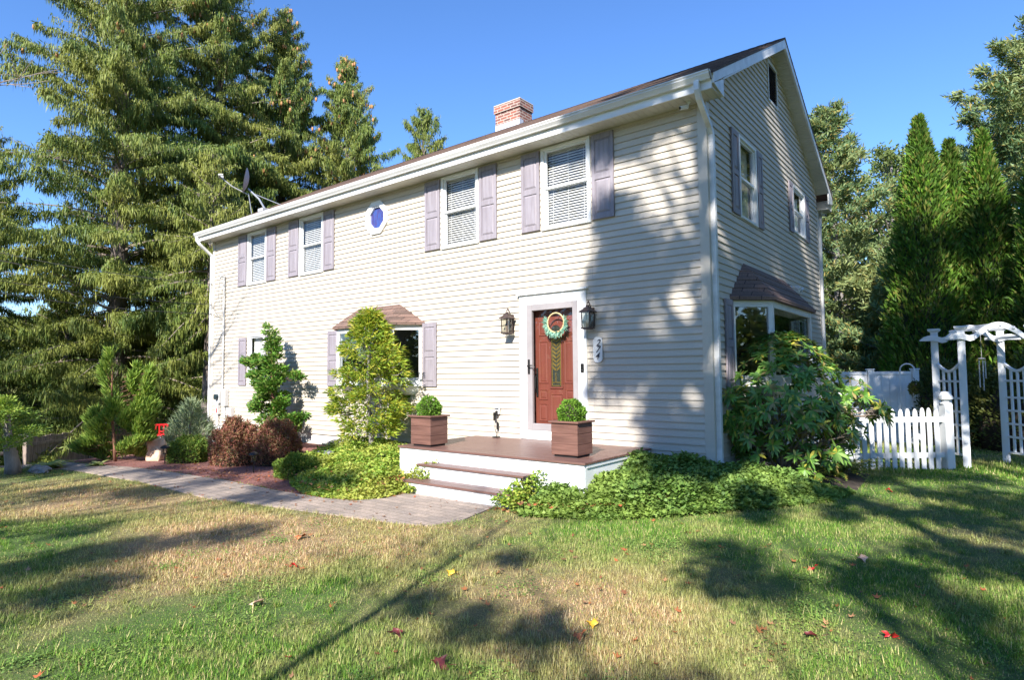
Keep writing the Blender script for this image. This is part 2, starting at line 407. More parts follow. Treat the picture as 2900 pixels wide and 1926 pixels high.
# ------------------------------------------------------------------ camera, sun, sky
cam = bpy.data.cameras.new('camera'); co = bpy.data.objects.new('camera', cam); COL.objects.link(co)
cr, cu, cf = Vector((.78635,.61773,-.0088)), Vector((.0425,-.0399,.9983)), Vector((-.6163,.7854,.0571))
yaw, pit, rol = .6653, .0569, -.0088
cf = Vector((-math.sin(yaw)*math.cos(pit), math.cos(yaw)*math.cos(pit), math.sin(pit)))
r0 = Vector((math.cos(yaw), math.sin(yaw), 0)); u0 = r0.cross(cf)
cr = r0*math.cos(rol)+u0*math.sin(rol); cu = -r0*math.sin(rol)+u0*math.cos(rol)
mw = Matrix((( cr.x, cu.x, -cf.x, 2.9777), (cr.y, cu.y, -cf.y, -8.151), (cr.z, cu.z, -cf.z, .9707), (0,0,0,1)))
co.matrix_world = mw
cam.lens = 1731.29/2900*36; cam.clip_end = 2000; cam.clip_start = .05
scene.camera = co
CAM = np.array([2.9777, -8.151, .9707])

SUN = Vector((.34, -1.0, .72)).normalized()
el = math.asin(SUN.z)
sun = bpy.data.lights.new('sun', 'SUN'); so = bpy.data.objects.new('sun', sun); COL.objects.link(so)
sun.energy = 5.0; sun.angle = math.radians(.55); sun.color = (1, .955, .89)
so.rotation_euler = SUN.to_track_quat('Z', 'Y').to_euler()
w = bpy.data.worlds.new('World'); scene.world = w; w.use_nodes = True
nt = w.node_tree; bg = nt.nodes['Background']
sky = nt.nodes.new('ShaderNodeTexSky'); sky.sky_type = 'NISHITA'; sky.sun_disc = False
sky.sun_elevation = el; sky.sun_rotation = math.atan2(SUN.x, SUN.y)
sky.air_density = 1.0; sky.dust_density = .0; sky.ozone_density = 6.0
hs = nt.nodes.new('ShaderNodeHueSaturation'); hs.inputs['Hue'].default_value = .506; hs.inputs['Saturation'].default_value = 1.1; hs.inputs['Value'].default_value = 1.28
nt.links.new(sky.outputs[0], hs.inputs['Color']); nt.links.new(hs.outputs[0], bg.inputs[0]); bg.inputs[1].default_value = .105
scene.view_settings.view_transform = 'Standard'; scene.view_settings.look = 'None'
scene.view_settings.exposure = 1.05; scene.view_settings.gamma = 1
scene.render.engine = 'CYCLES'
scene.cycles.transparent_max_bounces = 16

# ------------------------------------------------------------------ ground sheets
def grid_sheet(name, x0, x1, y0, y1, step, mat, dz=0, poly=None, kind='structure'):
    nx = int(round((x1-x0)/step))+1; ny = int(round((y1-y0)/step))+1
    X, Y = np.meshgrid(np.linspace(x0, x1, nx), np.linspace(y0, y1, ny))
    Z = ground(X, Y)+dz
    vs = np.stack([X, Y, Z], -1).reshape(-1, 3)
    fs = [(j*nx+i, j*nx+i+1, (j+1)*nx+i+1, (j+1)*nx+i) for j in range(ny-1) for i in range(nx-1)]
    me = bpy.data.meshes.new(name); me.from_pydata(vs.tolist(), [], fs); me.update()
    me.polygons.foreach_set('use_smooth', [True]*len(me.polygons))
    return tag(link(name, me, mat), kind=kind)
def terrain():
    xs = np.unique(np.concatenate([np.linspace(-600, -40, 15), np.linspace(-40, 12, 131), np.linspace(12, 600, 15)]))
    ys = np.unique(np.concatenate([np.linspace(-300, -14, 10), np.linspace(-14, 14, 71), np.linspace(14, 700, 15)]))
    X, Y = np.meshgrid(xs, ys); vs = np.stack([X, Y, ground(X, Y)], -1).reshape(-1, 3); nx = len(xs)
    fs = [(j*nx+i, j*nx+i+1, (j+1)*nx+i+1, (j+1)*nx+i) for j in range(len(ys)-1) for i in range(nx-1)]
    me = bpy.data.meshes.new('ground'); me.from_pydata(vs.tolist(), [], fs); me.update()
    me.polygons.foreach_set('use_smooth', [True]*len(me.polygons))
    return tag(link('ground', me, lawnM), kind='structure')
terrain()
def inpoly(P, poly):
    x, y = P[:, 0], P[:, 1]; c = np.zeros(len(P), bool); n = len(poly)
    for i in range(n):
        x1, y1 = poly[i]; x2, y2 = poly[(i+1) % n]
        with np.errstate(divide='ignore', invalid='ignore'):
            c ^= ((y1 > y) != (y2 > y)) & (x < (x2-x1)*(y-y1)/(y2-y1+1e-12)+x1)
    return c
def poly_sheet(name, poly, mat, thick, kind='structure'):
    import bmesh
    bm = bmesh.new()
    vs = [bm.verts.new((x, y, 0)) for x, y in poly]; bm.faces.new(vs)
    for ax in (0, 1):
        lo = min(p[ax] for p in poly); hi = max(p[ax] for p in poly); t = math.ceil(lo/.4)*.4
        while t < hi:
            no = Vector((1,0,0)) if ax == 0 else Vector((0,1,0))
            bmesh.ops.bisect_plane(bm, geom=bm.verts[:]+bm.edges[:]+bm.faces[:], plane_co=no*t, plane_no=no); t += .4
    r = bmesh.ops.extrude_face_region(bm, geom=bm.faces[:])
    up = [v for v in r['geom'] if isinstance(v, bmesh.types.BMVert)]; ups = set(up)
    for v in bm.verts:
        v.co.z = G(v.co.x, v.co.y)+(thick if v in ups else -.05)
    bmesh.ops.recalc_face_normals(bm, faces=bm.faces[:])
    me = bpy.data.meshes.new(name); bm.to_mesh(me); bm.free()
    return tag(link(name, me, mat), kind=kind)
WALK = [(-10.75,-4.62),(-9.7,-4.34),(-7.5,-4.15),(-5.3,-4.15),(-4.1,-3.9),(-3.1,-3.73),(-2.35,-3.6),(-1.88,-3.47),(-1.74,-3.05),(-1.9,-2.28),
        (-3.45,-2.28),(-3.40,-2.75),(-3.6,-3.05),(-4.04,-3.22),(-5.06,-3.30),(-6.57,-3.30),(-8.1,-3.43),(-9.39,-3.60),(-10.38,-3.9),(-11.4,-4.1),(-11.3,-4.7)]
poly_sheet('walkway', WALK, paver, .016)
BED_L = [(-3.5,-2.4),(-3.45,-2.75),(-3.65,-3.02),(-4.1,-3.17),(-5.06,-3.26),(-6.57,-3.26),(-8.1,-3.39),(-9.39,-3.55),(-10.38,-3.85),(-11.3,-4.0),(-12.3,-3.2),(-12.6,-1.5),(-13.0,-.05),(-4.25,-.05),(-4.2,-1.7),(-3.5,-1.9)]
BED_R = [(-1.6,-2.1),(-1.85,-2.3),(-1.3,-2.42),(-.5,-2.2),(.25,-1.55),(.8,-.85),(1.3,.2),(1.5,1.1),(1.45,2.6),(1.1,2.8),(.05,1.95),(.05,-.05),(-.85,-.05),(-.85,-1.85)]
poly_sheet('mulch_bed', BED_L, mulchm, .008)
poly_sheet('soil_bed', BED_R, soil, .008)
DRIVE = [(-10.9,-4.85),(-11.6,-4.0),(-12.9,-2.9),(-13.4,-.5),(-14.6,1.0),(-15.5,14),(-26,14),(-24,2),(-17,-4.2),(-30,-7.6),(-30,-10),(-14,-5.6)]
poly_sheet('driveway', DRIVE, asph, .01)

# grass blades, denser near the camera
def grass():
    parts = []
    def region(n, xa, xb, ya, yb, h, wd, far):
        P = np.stack([RNG.uniform(xa, xb, n), RNG.uniform(ya, yb, n)], 1)
        d = np.hypot(P[:, 0]-CAM[0], P[:, 1]-CAM[1])
        v = P-CAM[:2]; f = np.array([cf.x, cf.y]); r = np.array([cr.x, cr.y])
        dep = v@f; lat = v@r
        keep = (dep > 1.2) & (np.abs(lat) < dep*.95+.6) & (RNG.random(n) < np.clip((far/np.maximum(d, 1))**1.5, 0, 1))
        keep &= ~inpoly(P, WALK) & ~inpoly(P, BED_L) & ~inpoly(P, BED_R) & ~inpoly(P, DRIVE)
        keep &= ~((P[:, 0] < .05) & (P[:, 1] > -.05) & (P[:, 0] > -14))
        P = P[keep]; d = d[keep]; n = len(P)
        z = ground(P[:, 0], P[:, 1])
        B = np.stack([P[:, 0], P[:, 1], z-.005], 1)
        a = RNG.uniform(0, 2*PI, n); ln = RNG.uniform(.0, .9, n)
        D = np.stack([np.cos(a)*ln, np.sin(a)*ln, np.ones(n)], 1)
        hh = h*RNG.uniform(.5, 1.2, n)*(1+.5*np.sin(P[:, 0]*2.1+np.sin(P[:, 1]*1.7)*2))
        S = np.stack([-np.sin(a), np.cos(a), np.zeros(n)], 1)
        ww = wd*(1+d*.10)
        T = B+unit(D)*hh[:, None]
        parts.append(np.stack([B-S*ww[:, None]/2, B+S*ww[:, None]/2, T], 1))
    region(2100000, -11.8, 6.0, -8.0, 5, .028, .0042, 4.2)
    region(160000, -11.8, 6.0, -8.0, 6, .042, .005, 4.6)
    region(60000, 0, 6.0, 3, 9, .06, .012, 9)
    tc = np.stack([RNG.uniform(-9, 5.5, 5200), RNG.uniform(-7.8, 3, 5200)], 1); k = 22
    P = (tc[:, None, :]+RNG.normal(size=(len(tc), k, 2))*RNG.uniform(.015, .05, (len(tc), 1, 1))).reshape(-1, 2)
    P = P[~inpoly(P, WALK) & ~inpoly(P, BED_L) & ~inpoly(P, BED_R) & ~((P[:, 0] < .05) & (P[:, 1] > -.05))]; n = len(P)
    a = RNG.uniform(0, 2*PI, n); B = np.stack([P[:, 0], P[:, 1], ground(P[:, 0], P[:, 1])-.005], 1); D_ = np.stack([np.cos(a)*.7, np.sin(a)*.7, np.ones(n)], 1)
    S = np.stack([-np.sin(a), np.cos(a), np.zeros(n)], 1)*.0035; parts.append(np.stack([B-S, B+S, B+unit(D_)*RNG.uniform(.035, .085, n)[:, None]], 1))
    V = np.concatenate(parts)
    # tufts near the beds are a little taller
    o = np_mesh('lawn_grass', V.reshape(-1, 3), 3, grassM)
    tag(o, 'patchy lawn of green and straw coloured grass in front of the house', 'grass', kind='stuff')
grass()
def clover():
    tc = np.stack([RNG.uniform(-6, 4.5, 70), RNG.uniform(-7.6, -2.5, 70)], 1); k = 240
    P = (tc[:, None, :]+RNG.normal(size=(len(tc), k, 2))*RNG.uniform(.05, .22, (len(tc), 1, 1))).reshape(-1, 2)
    P = P[~inpoly(P, WALK) & ~inpoly(P, BED_L) & ~inpoly(P, BED_R)]; n = len(P)
    B = np.stack([P[:, 0], P[:, 1], ground(P[:, 0], P[:, 1])+RNG.uniform(.008, .03, n)], 1)
    q = leaves(B, RNG.normal(size=(n, 3))*np.array([1, 1, .2]), RNG.uniform(.010, .022, n), .014, .1, roll=RNG.normal(size=(n, 3))*.3+np.array([0, 0, 1.]))
    tag(np_mesh('clover', q, 4, ivyR), 'small broad-leaved weeds and clover growing through the lawn', 'clover', kind='stuff')
clover()

# ------------------------------------------------------------------ HOUSE
XL, D = -13.92, 6.85
ZS, EXP, Z0 = 4.72, .1016, -.213
YR, ZR, SL = 3.42, 7.045, .555
house = empty('house', (-7, 3.4, -.6), 'two-storey beige vinyl-sided house with brown gable roof, mauve shutters and a red front door', 'house')
TF = lambda u, w_, z: (u, -w_, z)          # front wall
TS = lambda u, w_, z: (w_, u, z)           # right gable wall

def lap(T, spans, z0, z1, openings, lip=.019):
    """lapped courses; spans(z)->(a,b); openings (u0,u1,z0,z1) are cut out"""
    mb = MB(T); k = 0
    z = z0
    while z < z1-1e-6:
        zt = min(z+EXP, z1)
        cuts = sorted({z, zt}|{q for o in openings for q in (o[2], o[3]) if z < q < zt})
        for a, b in zip(cuts[:-1], cuts[1:]):
            sa, sb = spans(a), spans(b)
            if sa[1]-sa[0] < .02: continue
            ops = sorted([o for o in openings if o[2] <= a+1e-6 and o[3] >= b-1e-6])
            segs = []; cur0, cur1 = sa[0], sb[0]
            for o in ops:
                if o[0] > cur0: segs.append((cur0, cur1, o[0], o[0]))
                cur0 = cur1 = o[1]
            segs.append((cur0, cur1, sa[1], max(sb[1], cur1)))
            wa = .004+lip*(1-(a-z)/EXP); wb = .004+lip*(1-(b-z)/EXP)
            for u0, u1, v0, v1 in segs:
                if v0-u0 < .005: continue
                mb.add([(u0, wa, a), (v0, wa, a), (v1, wb, b), (u1, wb, b)], [(0,1,2,3)])
                if abs(a-z) < 1e-6: mb.add([(u0, .0, a), (v0, .0, a), (v0, wa, a), (u0, wa, a)], [(0,1,2,3)])
        z = zt; k += 1
    return mb

WINS = [(-12.087,-11.181),(-9.739,-8.796),(-5.065,-4.131),(-2.757,-1.817)]
WZ = (3.325, 4.70)
opF = [(a+.03, b-.03, WZ[0]+.03, WZ[1]-.03) for a, b in WINS]
opF += [(-11.955,-11.235,.78,2.0), (-8.12,-5.63,.80,1.98), (-3.20,-1.95,-.0,2.25), (-7.16,-6.72,3.99,4.51)]
opS = [(1.36,2.20,3.39,4.64), (4.60,5.55,3.75,4.64), (.9,4.25,.82,2.02), (4.72,5.36,1.08,2.02), (3.15,3.7,5.9,6.6)]
def spanF(z): return (XL+.09, -.10)
top = lambda z: (z-(ZR-.17-SL*YR))/SL
def spanS(z):
    t = top(z)
    return (max(.10, t), min(D-.10, 2*YR-t)) if z > 4.9 else (.10, D-.10)
lap(TF, spanF, Z0, ZS, opF).build('front_wall', siding, house, fix=False)
lap(TF, lambda z: (XL+.09, -4.22), Z0-EXP, Z0, []).build('lower_siding_course', siding, house, fix=False)
lap(TS, spanS, Z0, ZR-.17, opS).build('gable_wall', siding, house, fix=False)
mb = MB(); mb.box(XL+.02, -.02, D-.05, D-.003, -.3, 4.95); mb.prism([(XL+.02,.02,-.3),(XL+.02,D-.05,-.3),(XL+.02,D-.05,4.9),(XL+.02,YR,6.85),(XL+.02,.02,4.9)], (.03,0,0))
mb.build('back_wall', siding, house)
MB().box(XL+1.0, -1.3, 1.5, D-.8, -.2, 4.6).build('unlit_room_block', darkin, house)
# house wrap behind the laps is not needed: the dark block stands in for unlit rooms
for prof, zt in (([(-.105,-.026),(.026,-.026),(.026,.105),(.003,.105),(.003,.003),(-.105,.003)], ZS), ([(XL-.026,-.026),(XL+.1,-.026),(XL+.1,.003),(XL-.003,.003),(XL-.003,.1),(XL-.026,.1)], ZS), ([(.003,D-.1),(.026,D-.1),(.026,D+.026),(.003,D+.026)], 4.6)):
    MB().prism([(x, y, Z0-.03) for x, y in prof], (0, 0, zt-Z0+.03)).build('corner_trim', trimbeige, house)
MB().box(XL+.02, -.012, .012, D-.05, -2.9, Z0+.01).build('foundation', found, house)
# roof: two sloped slabs
mb = MB()
xl, xr = XL-.24, .27
def rz(y): return ZR-SL*abs(y-YR)
for s in (1, -1):
    ye = -.40 if s == 1 else D+.40
    rows = 22
    for i in range(rows):       # stepped shingle courses
        ya = ye+(YR-ye)*i/rows; yb = ye+(YR-ye)*(i+1)/rows
        za, zb_ = rz(ya), rz(yb)
        mb.add([(xl,ya,za+.012),(xr,ya,za+.012),(xr,yb,zb_+.002),(xl,yb,zb_+.002)], [(0,1,2,3)])
        mb.add([(xl,ya,za-.0),(xr,ya,za-.0),(xr,ya,za+.012),(xl,ya,za+.012)], [(0,1,2,3)])
    mb.add([(xl,ye,rz(ye)-.03),(xr,ye,rz(ye)-.03),(xr,YR,ZR-.03),(xl,YR,ZR-.03)], [(0,1,2,3)])
    mb.add([(xl,ye,rz(ye)-.03),(xr,ye,rz(ye)-.03),(xr,ye,rz(ye)),(xl,ye,rz(ye))], [(0,1,2,3)])
for x in (xl, xr):
    mb.add([(x,-.40,rz(-.4)-.03),(x,YR,ZR-.03),(x,YR,ZR),(x,-.40,rz(-.4)+.012)], [(0,1,2,3)])
    mb.add([(x,D+.40,rz(D+.4)-.03),(x,YR,ZR-.03),(x,YR,ZR),(x,D+.40,rz(D+.4)+.012)], [(0,1,2,3)])
roof = mb.build('roof', shingle, house)
mb = MB()
x = xl
while x < xr-.05:      # overlapping ridge caps
    x1 = min(x+.22, xr)
    for s in (1, -1):
        mb.add([(x,YR,ZR+.02),(x1,YR,ZR+.012),(x1,YR-s*.13,ZR+.012-SL*.13),(x,YR-s*.13,ZR+.02-SL*.13)], [(0,1,2,3)])
    mb.add([(x,YR-.13,ZR-.08),(x,YR,ZR-.03),(x,YR+.13,ZR-.08),(x,YR+.13,ZR+.02-SL*.13),(x,YR,ZR+.02),(x,YR-.13,ZR+.02-SL*.13)], [(0,1,2,3,4,5)])
    x += .15
mb.build('ridge_cap', shingle, roof, fix=False)
# rake boards and soffits
for X0, X1 in ((.235,.262),(XL-.235,XL-.208)):
    mb = MB()
    for s in (1, -1):
        ys = (-.36, YR) if s == 1 else (D+.36, YR)
        mb.prism([(X0,ys[0],rz(ys[0])-.032),(X0,ys[1],ZR-.032),(X0,ys[1],ZR-.032-.16),(X0,ys[0],rz(ys[0])-.032-.13)], (X1-X0,0,0))
    # eave return boxes
    for s in (1, -1):
        e = -.36 if s == 1 else D+.36; f_ = .03 if s == 1 else D-.03
        mb.prism([(X0,e,rz(e)-.17),(X0,f_,rz(f_)-.19),(X0,f_,ZS-.0),(X0,e,ZS+.06)], (X1-X0,0,0))
    mb.build('rake_board', gutterm, house)
for X0 in (.262, XL-.241):
    mb = MB()
    for s in (1, -1):
        a, b = (0.0, YR) if s == 1 else (D, YR)
        mb.prism([(X0,a,rz(a)-.195),(X0,b,ZR-.195),(X0,b,ZR-.172),(X0,a,rz(a)-.172)], (.006,0,0))
    mb.build('rake_drip_edge', white, house)
mb = MB()
n = 62
for i in range(n):
    for s in (1, -1):
        ya, yb = (0+(YR)*i/n, YR*(i+1)/n-.006) if s == 1 else (D-(D-YR)*i/n, D-(D-YR)*(i+1)/n+.006)
        za, zb_ = rz(ya)-.175, rz(yb)-.175
        mb.add([(.004,ya,za),(.236,ya,za),(.236,yb,zb_),(.004,yb,zb_)], [(0,1,2,3)])
        mb.add([(.004,yb,zb_),(.236,yb,zb_),(.236,yb,zb_+.006),(.004,yb,zb_+.006)], [(0,1,2,3)])
        mb.add([(.004,ya,za+.007),(.236,ya,za+.007),(.236,yb+.006,zb_+.007),(.004,yb+.006,zb_+.007)], [(0,1,2,3)])
mb.build('gable_soffit', soffitm, house, fix=False)
mb = MB(); x = XL-.2
while x < .235:
    mb.box(x, min(x+.097, .235), -.345, .01, ZS, ZS+.006); x += .1016
mb.box(XL-.2, .235, -.345, .01, ZS+.007, ZS+.01); mb.box(XL-.2, .235, D-.01, D+.345, ZS-.1, ZS-.09)
mb.build('eave_soffit', soffitm, house)
MB().box(XL-.235, .2345, -.368, -.347, ZS-.008, 4.93).build('fascia', gutterm, house); MB().box(XL-.235, .2345, D+.347, D+.368, ZS-.1, 4.9).build('fascia', gutterm, house)
def gutter(y, s, name, zt=4.93):
    prof = [(0,-.105),(.055,-.105),(.062,-.09),(.098,-.045),(.088,-.03),(.105,-.012),(.105,.002),(.094,.002),(.094,-.008),(.01,-.095),(0,-.095)]
    mb = MB()
    pts = [(XL-.25, y-s*a, zt+b) for a, b in prof]
    mb.prism(pts, (.24-(XL-.25), 0, 0))
    for X in (XL-.25, .232): mb.prism([(X, y-s*a, zt+b) for a, b in prof[:7]]+[(X, y, zt+.002)], (.008, 0, 0))
    return mb.build(name, gutterm, house)
gutter(-.369, 1, 'gutter'); gutter(D+.369, -1, 'gutter', 4.90)
mb = MB()
mb.tube([(.06,-.425,4.83),(.06,-.425,4.72),(.06,-.36,4.62),(.058,.0,4.36),(.058,.07,4.27),(.058,.075,4.15),(.058,.075,-.30),(.09,.06,-.38),(.45,.02,-.43),(.62,.2,-.46)], .048, 4)
mb.build('downspout', gutterm, house)
mb = MB().tube([(XL-.12,-.425,4.84),(XL-.12,-.42,4.72),(XL-.08,-.36,4.62),(XL-.045,-.05,4.35),(XL-.045,-.04,4.2),(XL-.045,-.04,-.6)], .042, 4); mb.build('downspout', gutterm, house)
mb = MB().tube([(.0,D+.41,4.82),(.0,D+.36,4.62),(.035,D+.05,4.25),(.035,D+.04,4.1),(.035,D+.04,-.5)], .05, 4); mb.build('downspout', gutterm, house)

# gable vent
mb = MB(TS); mb.box(3.12,3.17,.0,.03,5.85,6.62); mb.box(3.68,3.73,.0,.03,5.85,6.62); mb.box(3.17,3.68,.0,.03,5.85,5.90); mb.box(3.17,3.68,.0,.03,6.57,6.62)
vent = mb.build('gable_vent', soffitm, house)
mb = MB(TS)
for i in range(13):
    z = 5.905+i*.051; mb.add([(3.171,.028,z),(3.679,.028,z),(3.679,-.02,z+.045),(3.171,-.02,z+.045)], [(0,1,2,3)])
mb.build('louvre', MAT('vent_louvre', (.24,.22,.23), .7), vent, fix=False)

# windows
def sash_window(T, a, b, z0, z1, trim=.055, blind=None, split=True, name='window'):
    fm = MB(T)
    fm.bbox(a, a+trim, -.05, .04, z0, z1, .004); fm.bbox(b-trim, b, -.05, .04, z0, z1, .004)
    fm.bbox(a+trim, b-trim, -.05, .0395, z1-trim*.8, z1, .004); fm.bbox(a+trim, b-trim, -.05, .045, z0, z0+trim*.8, .004)
    win = fm.build(name, white, house)
    i0, i1, j0, j1 = a+trim, b-trim, z0+trim*.8, z1-trim*.8
    zm = (j0+j1)/2; s = .038
    sm = MB(T)
    for (zz0, zz1, w0) in (((j0, zm+.02, -.035), (zm-.005, j1, -.012)) if split else ((j0, j1, -.02),)):
        sm.box(i0+.001, i0+s, w0-.02, w0+.02, zz0, zz1); sm.box(i1-s, i1-.001, w0-.02, w0+.02, zz0, zz1)
        sm.box(i0+s, i1-s, w0-.0195, w0+.0195, zz0, zz0+s); sm.box(i0+s, i1-s, w0-.0195, w0+.0195, zz1-s*.8, zz1)
    sm.build('sash', vinylw, win)
    g = MB(T)
    if split:
        g.add([(i0+s,-.035,j0+s),(i1-s,-.035,j0+s),(i1-s,-.035,zm-.01),(i0+s,-.035,zm-.01)], [(0,1,2,3)])
        g.add([(i0+s,-.012,zm+.03),(i1-s,-.012,zm+.03),(i1-s,-.012,j1-s*.8),(i0+s,-.012,j1-s*.8)], [(0,1,2,3)])
    else:
        g.add([(i0+s,-.02,j0+s),(i1-s,-.02,j0+s),(i1-s,-.02,j1-s*.8),(i0+s,-.02,j1-s*.8)], [(0,1,2,3)])
    g.build('glass_pane', glass, win, fix=False)
    if blind == 'slats':
        bl = MB(T); z = j0+.05
        while z < j1-.03:
            bl.add([(i0+.02,-.070,z),(i1-.02,-.070,z),(i1-.02,-.098,z+.036),(i0+.02,-.098,z+.036)], [(0,1,2,3)]); z += .043
        bl.box(i0+.015, i1-.015, -.12, -.07, j1-.035, j1)
        for u in (i0+.12, (i0+i1)/2, i1-.12): bl.box(u-.004, u+.004, -.072, -.07, j0+.04, j1-.03)
        bl.build('blind', blindm, win, fix=False)
    if blind in ('curtain', 'drape', 'shade'):
        c = MB(T); n = 60; rows = 8
        for half in ((0, 1) if blind != 'shade' else (2,)):
            vs = []; fs = []
            for r in range(rows+1):
                f = r/rows; z = j0+.01+(j1-j0-.02)*f
                if blind == 'curtain':
                    wd = (i1-i0)*(.50-.14*math.sin(PI*min(1, max(0, f))))
                else: wd = (i1-i0)*(.5-.13*max(0, f-.85)/.15)
                if blind == 'shade': wd = i1-i0
                for k in range(n+1):
                    t = k/n; u = (i0+wd*t) if half == 0 else (i1-wd*t)
                    amp = .018 if blind != 'shade' else .0
                    zz = z-(.14*abs(t-.0) if (blind == 'drape' and r == rows) else 0)
                    vs.append((u, -.11+amp*math.sin(t*34+half*2+f*1.5), zz))
            for r in range(rows):
                for k in range(n): fs.append((r*(n+1)+k, r*(n+1)+k+1, (r+1)*(n+1)+k+1, (r+1)*(n+1)+k))
            c.add(vs, fs)
        c.build({'curtain': 'curtain', 'drape': 'drape', 'shade': 'roller_shade'}[blind], {'curtain': curtm, 'drape': drapem, 'shade': blindm}[blind], win, smooth=True, fix=False)
    return win
def shutter(T, a, b, z0, z1):
    mb = MB(T); w0, w1 = .024, .048
    st = .055; zm = z0+(z1-z0)*.5; r = .085
    mb.box(a, b, w0, .034, z0, z1)
    mb.bbox(a, a+st, .034, w1, z0, z1, .003); mb.bbox(b-st, b, .034, w1, z0, z1, .003)
    for p, q in ((z0, z0+r), (zm-r*.55, zm+r*.55), (z1-r, z1)): mb.bbox(a+st, b-st, .034, w1-.0008, p, q, .003)
    for p, q in ((z0+r, zm-r*.55), (zm+r*.55, z1-r)):      # raised panels
        e = .012; f_ = .04
        A = [(a+st+e,.0345,p+e),(b-st-e,.0345,p+e),(b-st-e,.0345,q-e),(a+st+e,.0345,q-e)]
        B = [(a+st+f_,.0475,p+f_),(b-st-f_,.0475,p+f_),(b-st-f_,.0475,q-f_),(a+st+f_,.0475,q-f_)]
        mb.add(A+B, [(4,5,6,7),(0,1,5,4),(1,2,6,5),(2,3,7,6),(3,0,4,7)])
    return mb.build('shutter', shutm, house)
SH = [(-12.541,-12.115,-11.155,-10.743),(-10.174,-9.765,-8.77,-8.381),(-5.499,-5.095,-4.105,-3.707),(-3.163,-2.785,-1.79,-1.406)]
for (a, b), (s0, s1, s2, s3) in zip(WINS, SH):
    sash_window(TF, a, b, *WZ, blind='slats')
    shutter(TF, s0, s1, 3.348, 4.681); shutter(TF, s2, s3, 3.348, 4.681)
sash_window(TF, -11.99, -11.20, .745, 2.035, blind='shade')
shutter(TF, -12.444, -12.07, .758, 1.99); shutter(TF, -11.15, -10.72, .758, 1.99)
shutter(TF, -8.58, -8.19, .758, 1.97); shutter(TF, -5.56, -5.19, .758, 1.97)
sash_window(TS, 1.33, 2.22, 3.36, 4.675, blind='curtain')
shutter(TS, .98, 1.30, 3.373, 4.676); shutter(TS, 2.25, 2.53, 3.373, 4.676)
sash_window(TS, 4.58, 5.56, 3.72, 4.67, blind='drape')
shutter(TS, 4.28, 4.56, 3.69, 4.68); shutter(TS, 5.59, 5.87, 3.69, 4.68)
sash_window(TS, 4.70, 5.38, 1.06, 2.05, blind='curtain')
shutter(TS, 5.40, 5.68, 1.05, 2.05); shutter(TS, .50, .82, .758, 2.03)

# octagonal window
def octo(cx, cz, r0_, r1_, w0, w1, T, sx=1.0):
    mb = MB(T); vs = []
    for r in (r0_, r1_):
        for w_ in (w0, w1):
            for k in range(8):
                t = PI/8+k*PI/4; vs.append((cx+r*math.cos(t)*sx, w_, cz+r*math.sin(t)))
    fs = []
    for k in range(8):
        q = (k+1) % 8
        fs += [(k,q,8+q,8+k), (16+k,24+k,24+q,16+q), (8+k,8+q,24+q,24+k), (k,16+k,16+q,q)]
    mb.add(vs, fs); return mb
ow = octo(-6.938, 4.25, .265, .37, -.05, .05, TF).build('octagonal_window', white, house)
octo(-6.938, 4.25, .235, .264, -.04, .03, TF).build('sash', vinylw, ow)
m, nt, out = newmat('blue_stained_glass')
v = coords(nt, (9, 9, 2.2)); nz = noise(nt, v, 2.6, 3)
bs = nt.nodes.new('ShaderNodeBsdfPrincipled'); bs.inputs['Roughness'].default_value = .12
nt.links.new(ramp(nt, nz, [(.3, (.02,.04,.20)), (.45, (.07,.05,.16)), (.55, (.03,.08,.30)), (.7, (.13,.07,.16))], False), bs.inputs['Base Color'])
nt.links.new(bs.outputs[0], out.inputs[0]); stained = m
mb = MB(TF); mb.add([(-6.938+.25*math.cos(PI/8+k*PI/4), -.01, 4.25+.25*math.sin(PI/8+k*PI/4)) for k in range(8)], [tuple(range(8))]); mb.build('stained_pane', stained, ow, fix=False)

